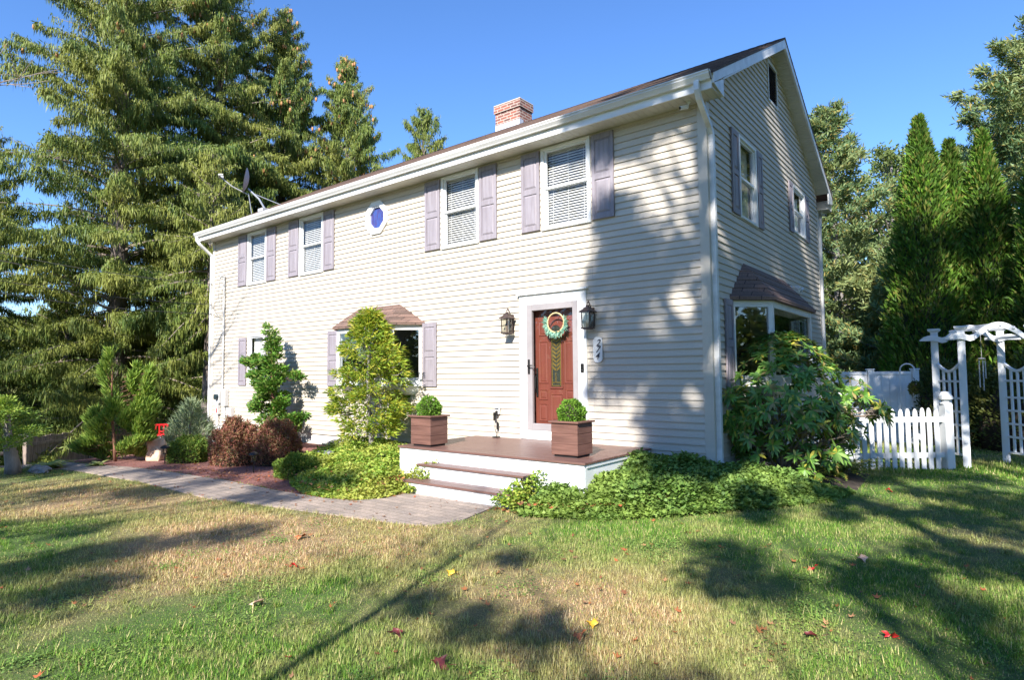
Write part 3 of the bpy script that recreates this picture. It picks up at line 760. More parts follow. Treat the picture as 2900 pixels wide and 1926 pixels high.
# bay windows
def bay(T, a, b, c, d, w, z0, z1, ztop, ra, rb, name, zs=.0):
    """a,b: wall ends; c,d: front panel ends at depth w; ra,rb roof ridge ends on the wall"""
    base = MB(T)
    P = [(a, .0), (c, w), (d, w), (b, .0)]
    base.prism([(u, q, z0-.0) for u, q in P], (0,0,.07)) if T is TF else None
    def pr(pts, za, zb_, mbx):
        n = len(pts); vs = [(u, q, za) for u, q in pts]+[(u, q, zb_) for u, q in pts]
        mbx.add(vs, [tuple(range(n)), tuple(range(n, 2*n))]+[(i, (i+1) % n, n+(i+1) % n, n+i) for i in range(n)])
    base = MB(T)
    pr(P, z0, z0+.075, base); pr(P, z1-.07, z1+.02, base)
    pr([(a-.03, .0), (c-.012, w+.03), (d+.012, w+.03), (b+.03, .0)], z0-.03, z0-.001, base)
    # tapered underside
    Q = [(a+.2, .02), (c+.1, w*.45), (d-.1, w*.45), (b-.2, .02)]
    base.add([(u, q, z0-.031) for u, q in P]+[(u, q, z0-.20) for u, q in Q], [(4,5,6,7)]+[(i, (i+1) % 4, 4+(i+1) % 4, 4+i) for i in range(4)])
    # mullion posts
    t = .07
    def panel(p, q):
        p = Vector((p[0], p[1])); q = Vector((q[0], q[1])); dr = (q-p).normalized(); nr = Vector((dr.y, -dr.x))
        if nr.y < 0: nr = -nr
        L = (q-p).length
        def bar(s0, s1, za, zb_, o0=-.05, o1=.0):
            pts = [p+dr*s0+nr*o0, p+dr*s1+nr*o0, p+dr*s1+nr*o1, p+dr*s0+nr*o1]
            pr([(k.x, k.y) for k in pts], za, zb_, base)
        bar(.003, t, z0+.075, z1-.07); bar(L-t, L-.003, z0+.075, z1-.07)
        bar(t, L-t, z0+.075, z0+.13, -.045, -.002); bar(t, L-t, z1-.12, z1-.07, -.045, -.002)
        g0 = p+dr*(t+.001)-nr*.025; g1 = p+dr*(L-t-.001)-nr*.025
        return [(g0.x, g0.y, z0+.13), (g1.x, g1.y, z0+.13), (g1.x, g1.y, z1-.12), (g0.x, g0.y, z1-.12)]
    quads = [panel(P[0], P[1]), panel(P[1], P[2]), panel(P[2], P[3])]
    o = base.build(name, white, house)
    for qd in quads:
        MB(T).poly(qd).build('glass_pane', bglass, o, fix=False)
    # roof
    e = .07
    E_ = [(a-.09, .0), (c-.06, w+e), (d+.06, w+e), (b+.09, .0)]
    rm = MB(T)
    ze = z1+.01
    eav = [(u, q, ze) for u, q in E_]; eav2 = [(u, q, ze-.035) for u, q in E_]
    R = [(ra, .02, ztop), (rb, .02, ztop)]
    # front slope in stepped courses, hips as triangles
    n = 4
    def lerp(p, q, t_): return tuple(p[i]+(q[i]-p[i])*t_ for i in range(3))
    for i in range(n):
        t0, t1 = i/n, (i+1)/n
        for (p, q, pr_, qr) in ((eav[1], eav[2], R[0], R[1]), (eav[0], eav[1], R[0], R[0]), (eav[2], eav[3], R[1], R[1])):
            A, B = lerp(p, pr_, t0), lerp(q, qr, t0); C_, D_ = lerp(q, qr, t1), lerp(p, pr_, t1)
            A = (A[0], A[1]+.006, A[2]+.008); B = (B[0], B[1]+.006, B[2]+.008)
            rm.add([A, B, C_, D_], [(0,1,2,3)]); rm.add([lerp(p, pr_, t0), lerp(q, qr, t0), B, A], [(0,1,2,3)])
    rm.add(eav2+eav, [(0,1,5,4),(1,2,6,5),(2,3,7,6)])
    rm.add(eav2, [(0,1,2,3)])
    ro = rm.build('bay_roof', shingle2, o, fix=False)
    return o
bay(TF, -8.16, -5.60, -7.70, -6.03, .43, .80, 1.97, 2.39, -7.50, -6.23, 'bay_window')
bay(TS, .84, 4.27, 1.34, 3.80, .45, .80, 2.06, 2.66, 1.42, 3.75, 'bay_window')
# entry door
mb = MB(TF)
mb.bbox(-3.224,-3.075,-.06,.045,-.085,2.122,.004); mb.bbox(-2.083,-1.926,-.06,.045,-.085,2.122,.004); mb.bbox(-3.224,-1.926,-.06,.0455,2.122,2.29,.004)
mb.box(-3.26,-1.89,.0,.085,2.29,2.318); mb.box(-3.075,-2.083,-.05,.042,-.085,.062)
mb.build('door_surround', white, house)
mb = MB(TF)
mb.bbox(-3.0735,-2.965,-.01,.052,.064,2.121,.006); mb.bbox(-2.175,-2.0845,-.01,.052,.064,2.121,.006)
mb.bbox(-2.965,-2.175,-.01,.051,2.02,2.1205,.006); mb.bbox(-2.965,-2.175,-.01,.051,.0645,.175,.006)
storm = mb.build('storm_door', stormm, house)
MB(TF).poly([(-2.965,.015,.175),(-2.175,.015,.175),(-2.175,.015,2.02),(-2.965,.015,2.02)]).build('storm_glass', glass, storm, fix=False)
mb = MB(TF); mb.bbox(-3.045,-3.005,.052,.064,.98,1.22,.004); mb.tube([(-3.025,.064,1.11),(-3.025,.10,1.11),(-2.93,.11,1.12),(-2.88,.10,1.09)], [.014,.012,.011,.006], 8)
mb.build('storm_handle', blackm, storm)
mb = MB(TF)
mb.box(-3.03,-2.13,-.14,-.10,.03,2.06)
def raised(u0, u1, z0, z1, w_=-.10, h=.014, e=.03, arch=False):
    def ring(u0, u1, z0, z1, w2):
        pts = [(u0,w2,z0),(u1,w2,z0)]
        if arch:
            r = (u1-u0)/2; cxx = (u0+u1)/2
            for k in range(13):
                t = PI*k/12; pts.append((cxx+r*math.cos(t), w2, z1-r+r*math.sin(t)))
        else: pts += [(u1,w2,z1),(u0,w2,z1)]
        return pts
    A = ring(u0, u1, z0, z1, w_+.001); B = ring(u0+e*.4, u1-e*.4, z0+e*.4, z1-e*.4, w_+h); C_ = ring(u0+e, u1-e, z0+e, z1-e, w_+h*.2); Dd = ring(u0+e*1.8, u1-e*1.8, z0+e*1.8, z1-e*1.8, w_+h*.8)
    n = len(A); fs = []
    for q in range(3):
        for i in range(n): fs.append((q*n+i, q*n+(i+1) % n, (q+1)*n+(i+1) % n, (q+1)*n+i))
    fs.append(tuple(range(3*n, 4*n)))
    mb.add(A+B+C_+Dd, fs)
raised(-2.93,-2.73,.82,1.52); raised(-2.43,-2.23,.82,1.52); raised(-2.93,-2.75,.20,.50); raised(-2.70,-2.46,.20,.66); raised(-2.41,-2.23,.20,.50); raised(-2.93,-2.75,.55,.73); raised(-2.41,-2.23,.55,.73)
raised(-2.93,-2.75,1.60,1.86); raised(-2.41,-2.23,1.60,1.86)
door = mb.build('front_door', doorm, house)
MB(TF).prism([(-2.985,-.13,.175),(-2.955,-.13,.175),(-2.955,-.13,2.02),(-2.985,-.13,2.02)], (0,.0,0)).box(-3.075,-3.032,-.15,-.012,.0,2.12).box(-2.128,-2.083,-.15,-.012,.0,2.12).box(-3.075,-2.083,-.15,-.012,2.07,2.12).build('door_gap_shade', nearblack, house, fix=False)  # jamb coloured near-black for the shade in the gap round the door
# arched glass insert with brass cames
mb = MB(TF); r = .10; cx = -2.58
def arch_pts(r, z0, z1, w_): return [(cx-r,w_,z0),(cx+r,w_,z0)]+[(cx+r*math.cos(PI*k/12), w_, z1-r+r*math.sin(PI*k/12)) for k in range(13)]
A, B = arch_pts(.125,.74,1.80,-.099), arch_pts(.125,.74,1.80,-.082); C_, Dd = arch_pts(.098,.768,1.773,-.082), arch_pts(.098,.768,1.773,-.095)
n = len(A); mb.add(A+B+C_+Dd, [(q*n+i, q*n+(i+1) % n, (q+1)*n+(i+1) % n, (q+1)*n+i) for q in range(3) for i in range(n)])
mb.build('glass_moulding', doorm, door, fix=False)
MB(TF).poly(arch_pts(.098,.768,1.773,-.093)).build('door_glass', MAT('dark_bevelled_glass', (.06,.065,.05), .08, (.03,.035,.03), 30, bump=.6, bsc=20), door, fix=False)
mb = MB(TF)
def came(p, q, w_=.008): mb.box(min(p[0],q[0])-w_/2, max(p[0],q[0])+w_/2, -.0925, -.088, min(p[1],q[1])-w_/2, max(p[1],q[1])+w_/2)
for u in (cx-.082, cx+.082): came((u,.79),(u,1.70))
came((cx-.09,.84),(cx+.09,.84)); came((cx-.01,.84),(cx-.01,1.0)); came((cx-.09,.79),(cx+.09,.79))
for i in range(9):
    z = 1.03+i*.066
    for s in (1, -1):
        off = .032*s*(1 if i % 2 else -1)
        for k in range(2):
            a = (cx+off*.2, z+k*.022); b_ = (cx+off*2.2, z+.05+k*.022)
            dx, dz = b_[0]-a[0], b_[1]-a[1]; l = math.hypot(dx, dz); nx_, nz_ = -dz/l*.0045, dx/l*.0045
            mb.prism([(a[0]+nx_,-.092,a[1]+nz_),(b_[0]+nx_,-.092,b_[1]+nz_),(b_[0]-nx_,-.092,b_[1]-nz_),(a[0]-nx_,-.092,a[1]-nz_)], (0,.004,0))
# fix prism vector through T
mb.build('brass_cames', brass, door, fix=False)
mb = MB(TF); mb.bbox(-2.985,-2.945,-.10,-.085,.60,1.08,.005); mb.tube([(-2.965,-.085,.95),(-2.965,-.04,.93),(-2.965,-.035,.75),(-2.965,-.085,.66)], .013, 8); mb.lathe([(.02,0),(.02,.02)], (-2.965,-.09,1.04), 10)
mb.build('door_handle', blackm, door)

# chimney on the back slope, just behind the ridge
cx0, cx1, cy0, cy1 = -6.77, -5.93, 3.60, 4.17
mb = MB().box(cx0+.03, cx1-.03, cy0+.03, cy1-.03, 6.0, 7.62); mb.box(cx0, cx1, cy0, cy1, 7.62, 7.80)
chim = mb.build('chimney', brickm, house)
MB().bbox(cx0-.005, cx1+.005, cy0-.005, cy1+.005, 7.80, 7.835, .01).build('chimney_cap', cream, chim)
MB().box(-6.72,-6.42,3.72,4.04,7.835,7.90).build('flue_tile', flue, chim)
mb = MB().box(cx0+.022, cx1-.022, cy0+.022, cy0+.029, 6.5, 7.31)
for x in (cx0+.022, cx1-.029):
    mb.prism([(x,cy0+.022,6.5),(x,cy0+.022,7.31),(x,cy0+.17,7.31),(x,cy0+.17,7.16),(x,cy0+.30,7.16),(x,cy0+.30,6.5)], (.007,0,0))
mb.build('flashing', flash, chim)

# ------------------------------------------------------------------ DECK
deck = empty('front_deck', (-2.55, -.9, -.66), 'low brown composite deck with white skirt and two steps at the red front door', 'deck')
mb = MB(); y = -1.845; n = 0
while y < -.06:
    y1 = min(y+.14, -.03); mb.bbox(-4.205, -.885, y, y1-.006, -.118, -.09, .003); y += .14
mb.build('deck_boards', deckm, deck)
mb = MB(); [mb.box(-4.18+k*.818, -4.18+(k+1)*.818-.004, -1.82, -1.80, -.70, -.1185) for k in range(4)]; mb.box(-.93, -.91, -1.80, -.03, -.70, -.1185); mb.box(-4.18, -4.16, -1.80, -.03, -.70, -.1185)
mb.box(-.905, -.895, -1.78, -.06, -.16, -.121)
mb.build('deck_skirt', vinylw, deck)
for yf, yb, z in ((-2.07, -1.825, -.285), (-2.33, -2.05, -.475)):
    mb = MB(); h = (yb-yf)/2
    for k in range(2): mb.bbox(-3.55, -1.64, yf+k*h, yf+(k+1)*h-.006, z-.027, z, .003)
    st = mb.build('step', deckm, deck)
    MB().box(-3.53, -1.66, yf+.03, yb-.005 if z > -.4 else yf+.05, -.70, z-.0275).build('riser', vinylw, st)

# planters with clipped boxwood balls
def planter(x, y, label, w=.42):
    r = empty('planter_box', (x, y, -.09), label, 'planter', 'brown planters on the deck')
    hw, hd = w/2, .185
    mb = MB(); mb.box(x-hw+.03, x+hw-.03, y-hd+.03, y+hd-.03, -.088, -.055); mb.build('base', nearblack, r)
    mb = MB()
    for k in range(3): mb.bbox(x-hw, x+hw, y-hd, y+hd, -.06+k*.135, -.06+k*.135+.131, .005)
    mb.box(x-hw+.006, x+hw-.006, y-hd+.006, y+hd-.006, -.058, .33)
    mb.build('planter_body', planterm, r)
    mb = MB(); o = .028; t = .07
    mb.bbox(x-hw-o, x+hw+o, y-hd-o, y-hd+t-o, .345, .37, .004); mb.bbox(x-hw-o, x+hw+o, y+hd-t+o, y+hd+o, .345, .37, .004)
    mb.bbox(x-hw-o, x-hw+t-o, y-hd+t-o, y+hd-t+o, .345, .3695, .004); mb.bbox(x+hw-t+o, x+hw+o, y-hd+t-o, y+hd-t+o, .345, .3695, .004)
    mb.build('rim', planterm, r)
    MB().box(x-hw+.02, x+hw-.02, y-hd+.02, y+hd-.02, .331, .35).build('potting_soil', soil, r)
    return r
planter(-3.80, -1.57, 'brown board planter at the left front corner of the deck', .42)
planter(-1.36, -1.38, 'brown board planter in front of the red door near the deck right corner', .40)
def ball(name, x, y, z, r, mat, n, ls, label, cat, group=None, flat=1.0, core=.8):
    root = empty(name, (x, y, z-r*flat*.8), label, cat, group)
    P = unit(RNG.normal(size=(n, 3))); P = P[P[:, 2] > -.75]; n = len(P)
    lump = 1+.06*np.sin(P[:, 0]*7+x*3)*np.sin(P[:, 1]*6+y)+.05*np.sin(P[:, 2]*9)
    B = P*(r*lump*RNG.uniform(.86, 1.0, n))[:, None]*np.array([1, 1, flat])+np.array([x, y, z])
    Dd = unit(P+RNG.normal(size=(n, 3))*.55+np.array([0, 0, .35]))
    np_mesh('foliage', leaves(B, Dd, ls*RNG.uniform(.6, 1.3, n), ls*.5, .1), 4, mat, root)
    mb = MB(); prof = [(max(.01, r*core*math.cos(t)), r*core*flat*math.sin(t)) for t in np.linspace(-1.3, 1.5, 9)]
    mb.lathe(prof, (x, y, z), 14); mb.build('inner_twigs', soil, root, smooth=True)
    return root
ball('boxwood_shrub', -3.80, -1.57, .46, .175, boxL, 3200, .034, 'bright green boxwood ball in the left planter', 'shrub', 'clipped boxwood balls')
ball('boxwood_shrub', -1.36, -1.38, .455, .172, boxL, 3200, .034, 'bright green boxwood ball in the planter before the door', 'shrub', 'clipped boxwood balls')

# ------------------------------------------------------------------ wall lanterns
def lantern(x):
    r = empty('wall_lantern', (x, -.03, 1.85), '', 'lantern', 'bronze lanterns beside the front door')
    T = lambda u, w_, z: (x+u, -w_, 1.85+z)
    mb = MB(T); mb.bbox(-.05, .05, .022, .045, -.16, .14, .008); mb.tube([(0,.04,.08),(0,.08,.17),(0,.13,.235),(0,.165,.19)], .010, 6); mb.tube([(0,.04,-.1),(0,.10,-.16)], .008, 6)
    mb.build('bracket', bronze, r)
    mb = MB(T)
    c = .155
    for s in (-1, 1):
        for q in (-1, 1): mb.tube([(s*.062, c+q*.062, -.175),(s*.070, c+q*.070, .06)], .008, 4)
    mb.box(-.078, .078, c-.078, c+.078, -.19, -.172); mb.box(-.055, .055, c-.055, c+.055, -.2, -.19)
    mb.build('cage', bronze, r)
    mb = MB(T)
    vs = []
    for h, q in ((.06, .105), (.075, .10), (.115, .05), (.13, .045), (.145, .02), (.175, .018)):
        vs += [(-q, c-q, h), (q, c-q, h), (q, c+q, h), (-q, c+q, h)]
    mb.add(vs, [(3,2,1,0), (20,21,22,23)]+[(i*4+k, i*4+(k+1) % 4, i*4+4+(k+1) % 4, i*4+4+k) for i in range(5) for k in range(4)])
    mb.build('lantern_roof', bronze, r)
    mb = MB(T)
    for s in (-1, 1):
        mb.poly([(s*.064, c-.058, -.17),(s*.064, c+.058, -.17),(s*.068, c+.062, .06),(s*.068, c-.062, .06)])
        mb.poly([(-.058, c+s*.064, -.17),(.058, c+s*.064, -.17),(.062, c+s*.068, .06),(-.062, c+s*.068, .06)])
    mb.build('glass_panes', lglass, r, fix=False)
    mb = MB(T)
    for a in (0, 2.1, 4.2): mb.tube([(.02*math.cos(a), c+.02*math.sin(a), -.172),(.02*math.cos(a), c+.02*math.sin(a), -.06)], .008, 8)
    mb.build('candle_sleeves', cream, r)
    return r
l1 = lantern(-3.40); l1['label'] = 'bronze glass lantern on the siding left of the front door'
l2 = copy_tree(l1); l2.location.x = -1.83; l2['label'] = 'bronze glass lantern right of the front door above the number plaque'

# house number plaque
pl = empty('number_plaque', (-1.73, -.03, 1.35), 'white oval-ended plaque with dark numerals 274 under the right lantern', 'house number')
mb = MB(TF); pts = []
for k in range(13): t = PI*k/12; pts.append((-1.73+.078*math.cos(t), .03, 1.475+.062*math.sin(t)))
for k in range(13): t = PI+PI*k/12; pts.append((-1.73+.078*math.cos(t), .03, 1.205+.062*math.sin(t)))
mb.prism(pts, (0, .014, 0)); mb.build('plate', white, pl)
for i, ch in enumerate('274'):
    cu_ = bpy.data.curves.new('numeral', 'FONT'); cu_.body = ch; cu_.size = .14; cu_.shear = .35; cu_.offset = .001; cu_.align_x = 'CENTER'; cu_.align_y = 'CENTER'; cu_.extrude = .002
    to = bpy.data.objects.new('tmp', cu_); COL.objects.link(to)
    bpy.context.view_layer.update()
    me = bpy.data.meshes.new_from_object(to.evaluated_get(bpy.context.evaluated_depsgraph_get()))
    bpy.data.objects.remove(to); me.transform(Matrix.Translation((-1.735+.01*(1-i), -.0475, 1.44-.10*i)) @ Matrix.Rotation(PI/2, 4, 'X'))
    me.materials.clear(); link('numeral', me, inkm, pl)

# wreath on the storm door glass
wr = empty('wreath', (-2.5, -.02, 1.75), 'bead hoop wreath with green eucalyptus leaves hanging on the front door', 'wreath')
wc = (-2.50, -.035, 1.80)
mb = MB()
for k in range(40):
    t = 2*PI*k/40; mb.lathe([(.004,-.013),(.011,-.008),(.014,0),(.011,.008),(.004,.013)], (wc[0]+.155*math.cos(t), wc[1], wc[2]+.155*math.sin(t)), 8)
mb.build('bead_hoop', beadm, wr, smooth=True)
n = 260; t = RNG.uniform(-PI-.35, .35, n)*1.0
B = np.stack([wc[0]+.155*np.cos(t), np.full(n, wc[1]-.005), wc[2]+.155*np.sin(t)], 1)
Dd = np.stack([np.cos(t), RNG.uniform(-.35, .05, n), np.sin(t)], 1)+RNG.normal(size=(n, 3))*np.array([.45, .1, .45])
np_mesh('leaves', leaves(B, Dd, RNG.uniform(.05, .12, n), RNG.uniform(.016, .03, n), .1, roll=np.tile([0., 1., .2], (n, 1))+RNG.normal(size=(n, 3))*.2), 4, wreathL, wr)

# doorbell, outlet with plugged cords, cameras, floodlight, dish, meters
r = empty('doorbell', (-2.0, -.05, 1.07), 'slim black and white video doorbell on the white door trim', 'doorbell')
MB(TF).bbox(-2.03,-1.975,.046,.066,1.0,1.135,.006).build('body', blackm, r); MB(TF).lathe([(.012,0),(.012,.004)], (-2.0,.066,1.03), 10).build('button', greyp, r)
r = empty('wall_outlet', (-3.71, -.03, .36), 'weatherproof outlet with plugged-in adapters on the siding left of the door', 'outlet')
MB(TF).bbox(-3.755,-3.665,.022,.06,.30,.43,.006).bbox(-3.75,-3.67,.06,.10,.40,.435,.004).build('outlet_box', lightgrey, r)
MB(TF).bbox(-3.77,-3.735,.05,.095,.20,.33,.005).bbox(-3.72,-3.69,.06,.10,.27,.36,.005).bbox(-3.715,-3.685,.045,.075,.04,.17,.005).build('plug_adapters', blackm, r)
MB(TF).tube([(-3.75,.07,.2),(-3.76,.06,.05),(-3.72,.07,-.02),(-3.70,.10,-.08)], .004, 5).tube([(-3.70,.06,.05),(-3.70,.07,-.03),(-3.68,.12,-.082)], .004, 5).build('cord', blackm, r)
MB(TF).bbox(-3.73,-3.62,.08,.17,-.089,-.07,.004).build('plug_strip', blackm, r)
def seccam(x, y, z, label, d):
    r = empty('security_camera', (x, y, z), label, 'camera', 'eave security cameras')
    MB().lathe([(.03,0),(.03,-.02),(.012,-.03),(.012,-.05)], (x, y, z), 12).build('mount', vinylw, r)
    MB().tube([(x-d*.02, y+.02, z-.06),(x-d*.09, y-.07, z-.09)], .03, 12).build('camera_body', vinylw, r)
    MB().tube([(x-d*.091, y-.071, z-.0903),(x-d*.096, y-.077, z-.092)], .021, 12).build('lens', blackm, r)
seccam(-.17, -.15, ZS-.001, 'small white security camera under the eave at the right front corner', 1)
seccam(-13.75, -.18, ZS-.001, 'small security camera under the eave at the left end', -1)
seccam(.05, D+.25, ZS-.101, 'small white camera under the rear eave beyond the gable wall', -1)
r = empty('floodlight', (.02, 4.2, 2.56), 'twin-head white floodlight on the gable wall above the bay roof', 'floodlight')
MB().tube([(.02,4.2,2.56),(.05,4.2,2.56)], .055, 12).build('base', vinylw, r)
for s in (-1, 1): MB().tube([(.05,4.2,2.56),(.10,4.2+s*.06,2.58),(.12,4.2+s*.08,2.57),(.21,4.2+s*.10,2.52)], [.012,.012,.03,.055], 10).build('lamp_head', vinylw, r)

r = empty('satellite_dish', (-12.45, .45, 5.42), 'grey satellite dish on a pole mount near the left end of the roof', 'satellite dish')
b0 = Vector((-12.25, .55, rz(.55)+.005))
MB().bbox(b0.x-.12,b0.x+.12,b0.y-.16,b0.y+.16,b0.z-.07,b0.z+.03).build('roof_mount', greyp, r)
mast = Vector((-12.62, .25, 6.05))
MB().tube([b0, b0+Vector((-.12,-.12,.3)), mast], .025, 8).tube([b0+Vector((.15,.35,.2)), mast+Vector((.05,.05,-.1))], .012, 6).tube([b0+Vector((-.35,-.2,-.08)), mast+Vector((.02,0,-.12))], .012, 6).build('mast', steel, r)
nrm = Vector((-.50, -.86, .16)).normalized(); a1 = nrm.cross(Vector((0,0,1))).normalized(); a2 = nrm.cross(a1)
mb = MB(); vs = []; fs = []
for i in range(6):
    q = .34*i/5
    for k in range(24):
        t = 2*PI*k/24; p = mast+Vector((0,0,.22))+a1*q*math.cos(t)*.82+a2*q*math.sin(t)+nrm*(.09*(i/5)**2); vs.append(tuple(p))
for i in range(5):
    for k in range(24): fs.append((i*24+k, i*24+(k+1) % 24, (i+1)*24+(k+1) % 24, (i+1)*24+k))
mb.add(vs, fs); mb.add([tuple(Vector(v)-nrm*.015) for v in vs], fs)
mb.build('reflector', greyp, r, smooth=True, fix=False)
lo = mast+Vector((0,0,-.16)); tip = lo+nrm*.72+Vector((0,0,.32))
MB().tube([lo, lo+nrm*.4+Vector((0,0,.12)), tip], .016, 6).build('feed_arm', greyp, r)
MB().tube([tip-a1*.12, tip+a1*.12], .02, 6).tube([tip+a1*.1, tip+a1*.1-nrm*.1+Vector((0,0,.02))], .032, 8).tube([tip-a1*.1, tip-a1*.1-nrm*.1+Vector((0,0,.02))], .032, 8).build('feed_horns', lightgrey, r)

r = empty('electric_meter', (-13.3, -.05, .3), 'grey electric meter box with round glass meter at the left wall corner', 'electric meter')
MB(TF).bbox(-13.14,-12.93,.022,.13,.21,.66,.006).bbox(-13.48,-13.28,.022,.11,.28,.60,.006).bbox(-13.50,-13.36,.022,.10,-.02,.22,.005).build('meter_box', lightgrey, r)
MB(TF).tube([(-13.38,.11,.45),(-13.38,.18,.45)], .075, 14).build('meter_dial', carg, r)
MB(TF).tube([(-13.05,.07,.21),(-13.05,.07,-.5)], .025, 8).tube([(-13.43,.07,-.02),(-13.43,.07,-.45)], .02, 8).build('lower_conduit', lightgrey, r)
MB(TF).bbox(-13.44,-13.39,.10,.104,.02,.14,.001).build('warning_sticker', redp, r)
r = empty('service_conduit', (-13.25, -.05, 2), 'grey vertical service conduit with weatherhead on the left of the front wall', 'conduit')
MB(TF).tube([(-13.22,.05,.65),(-13.22,.05,3.6)], .024, 8).build('pipe', lightgrey, r)
MB(TF).tube([(-13.22,.05,3.58),(-13.22,.06,3.68),(-13.24,.12,3.70),(-13.26,.16,3.64)], [.03,.04,.04,.03], 8).build('weatherhead', greyp, r)
MB(TF).tube([(-13.26,.15,3.64),(-13.40,.12,3.25),(-13.42,.08,2.95),(-13.30,.12,2.75),(-13.60,.2,2.8),(-13.85,.1,2.95)], .009, 5).tube([(-13.24,.14,3.62),(-13.12,.10,3.3),(-13.2,.12,2.6),(-13.5,.15,2.7),(-13.84,.1,2.75)], .008, 5).build('cable_loops', greyp, r)
r = empty('utility_box', (-12.75, -.05, 0), 'small light grey utility box low on the front wall right of the meter', 'utility box')
MB(TF).bbox(-12.88,-12.63,.022,.12,-.10,.18,.006).build('box_body', lightgrey, r); MB(TF).box(-12.87,-12.64,.121,.126,-.085,.165).build('cover', vinylw, r)
for i, (za, zb_, yb, lab) in enumerate(((3.55, 5.5, -9.5, 'topmost overhead service cable running from the left to the house corner'), (2.98, 4.6, -9.9, 'middle overhead cable running from the left to the house corner'), (2.72, 4.2, -10.2, 'lowest overhead cable running from the left to the house corner'))):
    A = Vector((XL+.02, -.05, za)); B_ = Vector((-22, yb, zb_+1.2)); pts = []
    for k in range(25):
        t = k/24; p = A.lerp(B_, t); p.z -= 1.5*t*(1-t)*1.6; pts.append(p)
    o = MB().tube(pts, .008, 5).build('overhead_cable', blackm); tag(o, lab, 'cable', 'overhead cables at the left')

# ------------------------------------------------------------------ path lights
def path_light(x, y, label, s=1.0):
    z = G(x, y); r = empty('path_light', (x, y, z), label, 'path light', 'black path lights in the beds')
    MB().lathe([(.02,.36),(.055,.345),(.078,.325),(.085,.305),(.08,.30),(.01,.302)], (x, y, z), 16).build('hood', blackm, r, smooth=True)
    mb = MB()
    for k in range(6): a = PI*k/3; mb.tube([(x+.05*math.cos(a), y+.05*math.sin(a), z+.30),(x+.045*math.cos(a), y+.045*math.sin(a), z+.20)], .0035, 4)
    mb.lathe([(.05,.205),(.05,.195),(.015,.185)], (x, y, z), 12); mb.build('cage', blackm, r)
    MB().lathe([(.04,.298),(.038,.206)], (x, y, z), 12).build('lamp_glass', lglass, r, fix=False)
    MB().tube([(x,y,z-.05),(x,y,z+.2)], .011, 6).build('stake', blackm, r)
path_light(-9.37, -3.05, 'black path light before the tan boulder and green mound')
path_light(-6.97, -2.62, 'black path light in front of the reddish barberry hedge')
path_light(-4.95, -1.55, 'black path light in the yellow-green creeper left of the deck')
path_light(-1.62, -2.02, 'black domed path light in the ground cover before the deck right corner')

# ------------------------------------------------------------------ boulders and stones
def boulder(name, x, y, sx, sy, sz, mat, label, seed, cat='boulder', rough=.16):
    import bmesh
    from mathutils import noise as mn
    bm = bmesh.new(); bmesh.ops.create_icosphere(bm, subdivisions=4, radius=1)
    for v in bm.verts:
        d = v.co.normalized(); k = 1+rough*mn.noise(d*1.6+Vector((seed, 0, 0)))*2+rough*.5*mn.noise(d*4+Vector((0, seed, 0)))
        c = d*k; c.z = min(c.z, .82+.1*mn.noise(d*3)); v.co = Vector((c.x*sx+x, c.y*sy+y, c.z*sz+G(x, y)+sz*.35))
    me = bpy.data.meshes.new(name); bm.to_mesh(me); bm.free()
    return tag(link(name, me, mat), label, cat)
boulder('boulder', -10.2, -2.88, .27, .2, .36, stoneT, 'tall tan boulder between the juniper and the green mound shrub', 2.3)
boulder('boulder', -6.72, -1.35, .27, .2, .2, stoneG, 'grey granite boulder in the creeper bed below the foundation', 5.1)
boulder('border_stone', -10.25, -4.75, .32, .14, .09, stoneG, 'flat pale stone at the far left end of the walkway', 8.2, 'stone')

# ------------------------------------------------------------------ shrubs
def mound(name, x, y, rx, ry, h, mat, n, ls, label, cat='shrub', core=soil, spiky=.5, group=None, stems=None):
    z = G(x, y); root = empty(name, (x, y, z), label, cat, group)
    P = unit(RNG.normal(size=(int(n*1.7), 3))); P = P[P[:, 2] > -.12][:n]; n = len(P)
    lump = 1+.10*np.sin(P[:, 0]*5+x*3)*np.cos(P[:, 1]*5+y*2)+.07*np.sin(P[:, 2]*8+P[:, 0]*6)+.05*np.sin(P[:, 0]*17+P[:, 1]*13)
    B = P*(lump*RNG.uniform(.72, 1.0, n)**.6)[:, None]*np.array([rx, ry, h*.96])*np.stack([np.ones(n), np.ones(n), np.abs(P[:, 2])**-.32], 1)+np.array([x, y, z+.02])
    Dd = unit(P*.8+RNG.normal(size=(n, 3))*spiky+np.array([0, 0, .3]))
    np_mesh('foliage', leaves(B, Dd, ls*RNG.uniform(.6, 1.4, n), ls*.45, .1), 4, mat, root)
    MB().lathe([(rx*.74, 0), (rx*.78, h*.25), (rx*.62, h*.55), (rx*.3, h*.76), (.02, h*.82)], (x, y, z), 16, sx=1, sy=ry/rx).build('inner_twigs', core, root, smooth=True)
    return root
mound('mound_shrub', -9.38, -2.62, .44, .36, .46, moundL, 9000, .045, 'round bright green mound shrub beside the tan boulder')
mound('mound_shrub', -5.98, -2.42, .38, .32, .34, moundL, 7000, .045, 'low green mound shrub between the red hedge and the creeper')
mound('barberry_shrub', -8.22, -2.28, .46, .42, .84, barbL, 15000, .045, 'left reddish-brown barberry bush beside the green mound', spiky=.8, group='barberry bushes under the front windows')
mound('barberry_shrub', -7.62, -1.80, .46, .44, .80, barbL, 15000, .045, 'right reddish-brown barberry bush next to the white foundation', spiky=.8, group='barberry bushes under the front windows')

